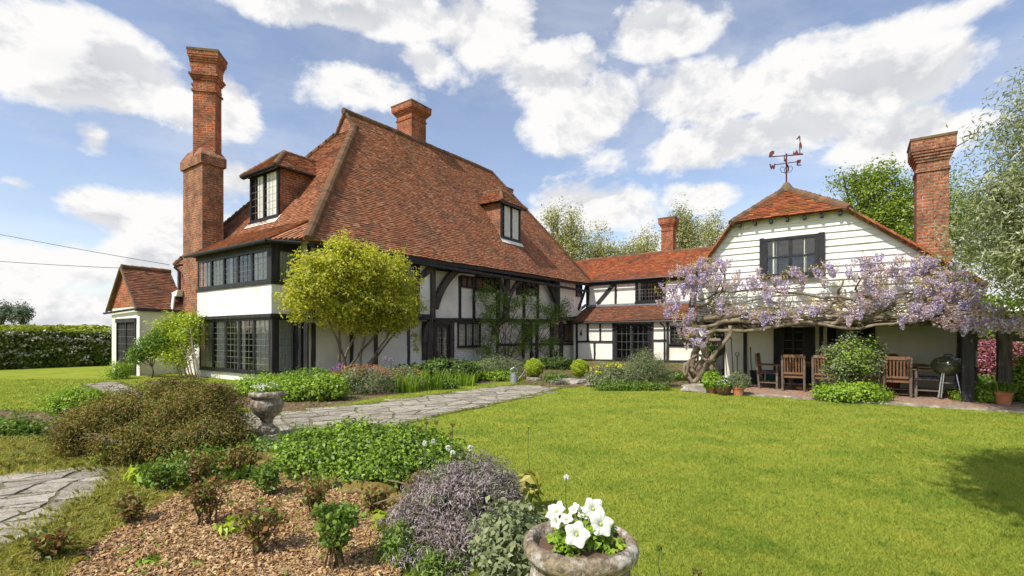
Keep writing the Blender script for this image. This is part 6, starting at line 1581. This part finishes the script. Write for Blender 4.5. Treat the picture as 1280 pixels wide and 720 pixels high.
# petunia urn and its twin
def urn(label, x, Y, ztop, R_, fl):
    t = root('stone_urn', label, 'urn', (x, Y, 0), None, 'stone garden urns'); s = R_/.25; z0 = ztop-.64
    pr = [(.17*s,0),(.17*s,.06),(.13*s,.08),(.085*s,.13),(.075*s,.19),(.10*s,.215),(.10*s,.23),(.14*s,.26),(.20*s,.33),(.228*s,.42),(.222*s,.49),(.205*s,.515),(.205*s,.53),(.232*s,.545),(.25*s,.565),(.256*s,.588),(.252*s,.61),(.235*s,.628),(.215*s,.632),(.205*s,.615),(.20*s,.58),(.01,.575)]
    m = MB(); m.lathe([(a, b+z0) for a, b in pr], (x, Y, 0), 48)
    m.v = [(v[0]+.004*noise.noise(Vector(v)*18), v[1]+.004*noise.noise(Vector(v)*18+Vector((5,0,0))), v[2]+.004*noise.noise(Vector(v)*14)) for v in m.v]
    m.build('urn_body', M['urnstone'], t, smooth=True)
    if z0 > .02:
        m = MB(); m.box(x-.19*s, x+.19*s, Y-.19*s, Y+.19*s, -.02, z0); m.build('plinth', M['stone'], t, bevel=.01)
    m = MB(); m.lathe([(.198*s,ztop-.062),(.12*s,ztop-.045),(.01,ztop-.04)], (x, Y, 0), 24); m.build('compost', M['soil'], t)
    bl = [(x+a*s, Y+b*s, ztop+c*s-.02, .07*s, .07*s, .055*s) for a, b, c in ((-.08,.0,.0),(.06,-.02,.01),(.0,.08,.02),(.1,.06,-.0),(-.06,-.08,-.01),(.12,-.05,-.02))]
    P, O = blobpts(bl, 200 if fl else 90, 4, .012*s, .3, 1.0, ztop-.06)
    npmesh('leaves', leaves(P, .036*s, .024*s, .8, out=O), 4, M['lf_bright'], t)
    return t
M['urnstone'] = surf('old_urn_stone', (.36, .285, .19), (.13, .10, .065), 36, .95, 1, .012, 90, c3=(.62, .58, .52))
UY = 2.18; ux = (725-640)/F*UY; uz = EYE-(668-HOR)*UY/F
t = urn('lichened stone urn of white petunias in the foreground', ux, UY, uz, .25, True)
def petunia(par, c, r, face):
    """trumpet with five ruffled lobes"""
    c = Vector(c); f = Vector(face).normalized(); a = f.cross(Vector((0,0,1))); 
    if a.length < .1: a = Vector((1,0,0))
    a.normalize(); b = f.cross(a); m = MB(); n = 40; rings = [(0.06,-.55),(.14,-.3),(.26,-.1),(.55,.02),(.8,.05),(1.0,.0)]
    ph = random.uniform(0, 6); i0 = len(m.v)
    for (q_, h_) in rings:
        for j in range(n):
            t_ = 2*math.pi*j/n; lob = 1+(.11*math.cos(5*t_+ph)-.06*abs(math.sin(2.5*t_+ph/2)))*(q_ > .5)*q_
            ruf = .07*math.sin(11*t_+ph*2)*q_*q_*(q_ > .5)+.05*math.cos(5*t_+ph)*q_**2
            p = c+a*(math.cos(t_)*q_*lob*r)+b*(math.sin(t_)*q_*lob*r)+f*((h_+ruf)*r); m.v.append(tuple(p))
    for k in range(len(rings)-1):
        for j in range(n): m.f.append((i0+k*n+j, i0+k*n+(j+1)%n, i0+(k+1)*n+(j+1)%n, i0+(k+1)*n+j))
    o = m.build('flower', M['petal'], par, smooth=True)
    m = MB(); m.ball(tuple(c-f*r*.15), r*.16, 1, .2); m.build('flower_throat', M['throat'], o)
    m = MB(); m.tube([tuple(c-f*r*.5), tuple(c-f*r*1.1+Vector((0,0,-.03))), (c.x*.6+ux*.4, c.y*.6+UY*.4, uz-.04)], [.006,.004,.003], 5); m.build('flower_stalk', M['stem'], o)
def petalmat():
    m, t = newmat('petunia_petal'); tr = N(t, 'ShaderNodeBsdfTranslucent'); d = N(t, 'ShaderNodeBsdfDiffuse'); col, h = noisecol(t, (.84,.84,.78), (.78,.80,.70), 60)
    t.links.new(col, d.inputs[0]); t.links.new(col, tr.inputs[0]); mx = N(t, 'ShaderNodeMixShader'); mx.inputs[0].default_value = .3
    t.links.new(d.outputs[0], mx.inputs[1]); t.links.new(tr.outputs[0], mx.inputs[2]); o = N(t, 'ShaderNodeOutputMaterial'); t.links.new(mx.outputs[0], o.inputs[0]); return m
M['petal'] = petalmat(); M['throat'] = surf('yellow_green_throat', (.55,.58,.12), (.45,.5,.1), 30, .8, 0)
for (px, py, Y, r, fc) in ((721,664,2.06,.052,(-.1,-1,.45)),(752,651,2.12,.052,(.25,-1,.5)),(742,632,2.24,.05,(.1,-1,.5)),(694,634,2.2,.048,(-.6,-.4,.9)),(731,636,2.28,.036,(-.2,-.6,.8)),(717,632,2.3,.032,(-.7,-.3,.7)),(694,648,2.1,.03,(-.7,-.8,.1)),(708,644,2.14,.03,(-.2,-.5,1))):
    petunia(t, ((px-640)/F*Y, Y, EYE+(HOR-py-4)*Y/F), r, fc)
sx_, sY = GP(334, 7.3)[:2]
t = urn('stone urn of small white flowers standing between the heather and the path', sx_, sY, ZY(488, 7.3), .25, False)
crown('flowers', [(sx_-.06,sY-.05,ZY(484,7.3),.12,.1,.04),(sx_+.06,sY,ZY(483,7.3),.1,.1,.04)], 34, 6, .018, .035, .028, M['fl_white'], t, .5, .4); crown('foliage', [(sx_,sY,ZY(486,7.3),.18,.15,.05)], 60, 14, .03, .045, .025, M['lf_bright'], t, .5, .4)
# watering can
x, Y = G(642.5, 478); k = Y/F
wc = root('watering_can', 'galvanised watering can standing by the left box ball', 'watering can', (x, Y, 0))
m = MB(); m.lathe([(.125,0),(.125,.02),(.115,.30),(.12,.31),(.105,.31),(.10,.28),(.01,.28)], (x, Y, 0), 24); m.build('body', M['zinc'], wc)
m = MB(); m.tube([(x-.1,Y,.30),(x-.11,Y,.42),(x,Y,.49),(x+.10,Y,.43),(x+.12,Y,.30)], .012, 6); m.build('handle', M['zinc'], wc)
m = MB(); m.tube([(x+.1,Y,.06),(x+.24,Y-.05,.22),(x+.34,Y-.08,.36)], [.03,.02,.015], 8); m.tube([(x+.33,Y-.08,.35),(x+.37,Y-.09,.40)], [.015,.04], 10); m.build('spout', M['zinc'], wc)
# pergola beside the outbuilding
pg = root('pergola', 'heavy black timber pergola post and beam at the right edge', 'pergola', (PV(15.2).px(1257, 490)[0], 15.2, 0), 'house')
a, b = PV(15.1).px(1248, 490)[0], PV(15.1).px(1266, 490)[0]
m = MB(); m.box(a, b, 15.1, 15.1+(b-a), 0, 1.78); m.build('post', M['oldtimber'], pg, bevel=.01)
m = MB(); m.box(a-.15, b+4.5, 15.16, 15.32, 1.782, 1.97); m.build('beam', M['timber'], pg)
m = MB(); m.box(b, b+4, 15.18, 15.3, 1.38, 1.54); m.build('rail', M['oldtimber'], pg)
m = MB(); m.box(b+3.0, b+3.3, 15.1, 15.17, 0, 1.78); m.build('post', M['oldtimber'], pg)
# garden tools leaning on the terrace back wall
def tool(name, label, px0, py0, px1, py1, head, v=17.3, cat='garden tool'):
    p0 = wp(px0, py0, v-.25); p0.z = .05; p1 = wp(px1, py1, v)
    t = root(name, label, cat, tuple(p0), None, 'garden tools leaning on the terrace wall'); d = (p1-p0)
    m = MB(); m.tube([p0+d*.15, p1], .016, 6); m.build('shaft', M['greywood'], t)
    m = MB()
    if head == 'D': m.tube([p1, p1+Vector((-.06,0,.06)), p1+Vector((-.06,0,.13)), p1+Vector((.06,0,.13)), p1+Vector((.06,0,.06)), p1], .012, 6)
    else: m.tube([p1, p1+d.normalized()*.05], .02, 6)
    m.build('grip', M['iron'], t)
    m = MB(); e = p0+d*.16
    if head == 'fan':
        for k in range(9): m.tube([e, (e.x+(k-4)*.035, e.y-.03, .07)], .004, 5)
    elif head == 'D': m.hexa([(e.x-.08,e.y-.01,.06),(e.x+.08,e.y-.01,.06),(e.x+.08,e.y+.01,.06),(e.x-.08,e.y+.01,.06),(e.x-.08,e.y-.01,.33),(e.x+.08,e.y-.01,.33),(e.x+.08,e.y+.01,.33),(e.x-.08,e.y+.01,.33)])
    else: m.box(e.x-.18, e.x+.18, e.y-.03, e.y+.03, .06, .14)
    m.build('head', M['iron'], t)
tool('garden_rake', 'rake leaning furthest left on the shaded terrace wall', 909, 482, 906, 432, 'bar')
tool('leaf_rake', 'fan rake leaning between the plain rake and the spade', 917, 482, 914, 424, 'fan')
tool('garden_spade', 'spade with a D handle leaning left of the black post', 922, 480, 921.5, 446, 'D')
tool('broom', 'thin-handled broom leaning just right of the black post', 940, 482, 938, 436, 'bar')
tool('garden_pole', 'long dark pole leaning by the barbecue at the right end of the wall', 1193, 488, 1197, 428, 'bar', 16.9)
def wbox(name, label, cat, px0, px1, py, v, z0, z1, mat, dep=.35, taper=0):
    a, b = PV(v).px(px0, py)[0], PV(v).px(px1, py)[0]; t = root(name, label, cat, ((a+b)/2, v+dep/2, z0), 'house')
    m = MB(); c = taper; m.hexa([(a+c,v+c,z0),(b-c,v+c,z0),(b-c,v+dep-c,z0),(a+c,v+dep-c,z0),(a,v,z1),(b,v,z1),(b,v+dep,z1),(a,v+dep,z1)]); m.build('body', M[mat], t, bevel=.012)
    m = MB(); m.box(a-.015, b+.015, v-.015, v+dep+.015, z1, z1+.03); m.build('rim', M[mat], t, bevel=.008); return t
wbox('plastic_tub', 'black plastic tub on the terrace left of the armchair', 'tub', 937, 954, 480, 16.3, TZ, .42, 'black', .4, .05)
wbox('storage_box', 'green storage box behind the left armchair', 'box', 957, 975, 480, 16.5, TZ, .36, 'greenplastic', .4)
wbox('tool_box', 'red tool box under the right table', 'box', 1106, 1122, 480, 16.2, TZ, .30, 'redplastic', .3)
# bird box on the wisteria
c = wp(894, 428, 13.75); t = root('bird_house', 'small wooden bird table house hung on the wisteria trunk', 'bird house', tuple(c), -ANG); ORG[t.name] = (0,0,0)
m = MB(); m.box(-.09,.09,-.07,.07,-.08,-.07); m.box(-.08,-.07,-.06,.06,-.07,.04); m.box(.07,.08,-.06,.06,-.07,.04); m.box(-.08,.08,.05,.06,-.07,.04); m.build('body', M['greywood'], t)
m = MB(); m.hexa([(-.15,-.11,.04),(.15,-.11,.04),(.15,.11,.04),(-.15,.11,.04),(-.13,-.02,.11),(.13,-.02,.11),(.13,.02,.11),(-.13,.02,.11)]); m.build('roof', M['greywood'], t)
m = MB(); m.tube([(0,.06,0),(0,.2,.0)], .012, 6); m.build('bracket', M['iron'], t)
# garden hose coil on the ground by the corner post
x, Y = G(1237, 492); t_ = MB(); t_.tube([(x+.14*math.cos(a), Y+.02*a/6, .16+.14*math.sin(a)) for a in [k*.35 for k in range(54)]], .012, 6); o = t_.build('garden_hose', M['zinc'], None, origin=(x, Y, 0)); tag(o, 'pale coiled hose standing among the plants by the corner post', 'hose')
# overhead wires to the chimney end
def wire(label, a, b, sagz):
    a, b = Vector(a), Vector(b); m = MB(); m.tube([a.lerp(b, t)-Vector((0,0,sagz*4*t*(1-t))) for t in [k/14 for k in range(15)]], .012, 5)
    o = m.build('overhead_wire', M['cable'], None, origin=tuple(a)); tag(o, label, 'wire')
def at(px, py, Y): return ((px-640)/F*Y, Y, EYE+(HOR-py)*Y/F)
wire('thin upper overhead wire running from the left edge to the house', at(-250, 238, 30), at(212, 331, 21), .2)
wire('thicker lower overhead wire ending above the annexe roof', at(-250, 300, 26), at(206, 337, 21), .25)

# ================================================================== ground cover
def sample(n, poly, excl=()):
    xs = [p[0] for p in poly]; ys = [p[1] for p in poly]
    X = rng.uniform(min(xs), max(xs), n); Y_ = rng.uniform(min(ys), max(ys), n); k = inpoly(X, Y_, poly)
    for e in excl: k &= ~inpoly(X, Y_, e)
    return X[k], Y_[k]
def uvp(pts): return [WXY(*p) for p in pts]
FOOT = [uvp([(-24,9),(-14.5,9),(-14.5,28),(-24,28)]), uvp([(-22.4,8.1),(-14.8,8.1),(-14.8,9.1),(-22.4,9.1)]), uvp([(-25.2,7),(-22.3,7),(-22.3,9),(-25.2,9)]), uvp([(-14.3,26.9),(-2,26.9),(-2,34),(-14.3,34)]), uvp([(-3.5,13.4),(4.6,13.4),(4.6,30),(-3.5,30)])]
EX = [P_PATH, P_SLAB, P_CHIP, P_BEDH, P_BEDW]+FOOT
def lawn_pts(n, y0, y1, xl=-1.12, xr=1.12):
    Y_ = np.exp(rng.uniform(np.log(y0), np.log(y1), n)); X = rng.uniform(xl, xr, n)*Y_; k = np.ones(n, bool)
    for e in EX+[P_BEDL]: k &= ~inpoly(X, Y_, e)
    return X[k], Y_[k]
X, Y_ = lawn_pts(420000, 2.4, 17)
w_ = .0028+.0009*Y_
def blades_v(X, Y_, h, w, lean):
    n = len(X); a = rng.uniform(0, 2*np.pi, n); b = rng.uniform(0, 2*np.pi, n)
    hh = h*rng.uniform(.5, 1.3, n); ln = lean*hh*rng.uniform(.2, 1.4, n); p = np.stack([X, Y_, np.zeros(n)], 1)
    s_ = np.stack([np.cos(a), np.sin(a), np.zeros(n)], 1)*(w*.5)[:, None]; l = np.stack([np.cos(b)*ln, np.sin(b)*ln, np.zeros(n)], 1)
    return np.stack([p-s_, p+s_, p+l+np.array([0,0,1])*hh[:, None]], 1)
g = npmesh('lawn_grass', blades_v(X, Y_, .030, w_, .9), 3, M['lawn']); tag(g, 'short mown green grass of the lawn', 'grass', kind='stuff')
# tufts at the bed and path edges
def fringe(poly, n, wd, h, w, mat, label, name='edge_grass'):
    P = np.array(poly); nx = np.roll(P, -1, 0); L = np.linalg.norm(nx-P, axis=1); i = rng.choice(len(P), n, p=L/L.sum()); t = rng.uniform(0, 1, (n, 1))
    q = P[i]+(nx[i]-P[i])*t+rng.normal(size=(n, 2))*wd; ok = q[:, 1] > 1.8
    q = q[ok]
    for e in FOOT: q = q[~inpoly(q[:, 0], q[:, 1], e)]
    g = npmesh(name, blades(q[:, 0], q[:, 1], h, w, .7), 5, M[mat]); tag(g, label, 'grass', kind='stuff')
fringe(P_PATH, 16000, .04, .06, .006, 'lawn', 'longer grass creeping over the stone path edges')
fringe(P_SLAB, 9000, .09, .09, .006, 'lf_straw', 'straw-tinged grass along the left paving')
RG1 = [G(*p) for p in ((-200,548),(0,548),(60,550),(130,565),(150,583),(60,589),(0,594),(-200,600))]
RG2 = [G(*p) for p in ((145,590),(215,600),(215,625),(160,655),(95,700),(0,860),(-250,860),(-60,740),(20,690),(95,640),(130,612))]
X, Y_ = sample(26000, RG1); g = npmesh('rough_grass', blades(X, Y_, .10, .007, 1.0), 5, M['lf_straw']); tag(g, 'rough yellow-green grass above the left paving', 'grass', kind='stuff')
X, Y_ = sample(60000, RG2); g = npmesh('rough_grass', blades(X, Y_, .085, .006, 1.1), 5, M['lf_straw']); tag(g, 'rough yellow-green grass between the paving and the bark bed', 'grass', kind='stuff')
gr = [G(*p) for p in ((152,590),(230,594),(235,625),(150,690),(120,660))]
# bark chips
X, Y_ = sample(150000, P_CHIP); n = len(X); P = np.stack([X, Y_, rng.uniform(.010, .035, n)], 1)
far = np.clip(Y_/4, .6, 2); C = leaves(P, .032, .014, 1.1, fold=.05, jit=.7); g = npmesh('bark_chips', C, 4, M['chip']); tag(g, 'orange-brown bark chips covering the rose bed', 'mulch', kind='stuff')
X, Y_ = sample(1500, P_CHIP); P = np.stack([X, Y_, rng.uniform(.015, .05, len(X))], 1); P = np.repeat(P[::5], 6, 0)+rng.normal(size=(len(P[::5])*6, 3))*.018
g = npmesh('seedlings', leaves(np.abs(P*np.array([0,0,1]))+P*np.array([1,1,0]), .03, .014, .7), 4, M['lf_bright']); tag(g, 'scattered tiny green seedlings and litter on the bark chips', 'ground cover', kind='stuff')
# leaf litter and low weeds on the soil beds
for poly, nn, lb in ((P_BEDL, 9000, 'left bed'), (P_BEDH, 9000, 'house bed'), (P_BEDW, 7000, 'wing bed')):
    X, Y_ = sample(nn*3, poly, FOOT); X, Y_ = X[:nn], Y_[:nn]
    cl = np.array([noise.noise(Vector((x*1.3, y*1.3, 2))) for x, y in zip(X, Y_)]); k = cl > -.05
    X, Y_ = X[k], Y_[k]; P = np.stack([X, Y_, rng.uniform(.01, .06, len(X))], 1)
    g = npmesh('low_weeds', leaves(P, .06, .035, .9), 4, M['lf_mid']); tag(g, 'low creeping weeds over the soil of the '+lb, 'ground cover', kind='stuff')
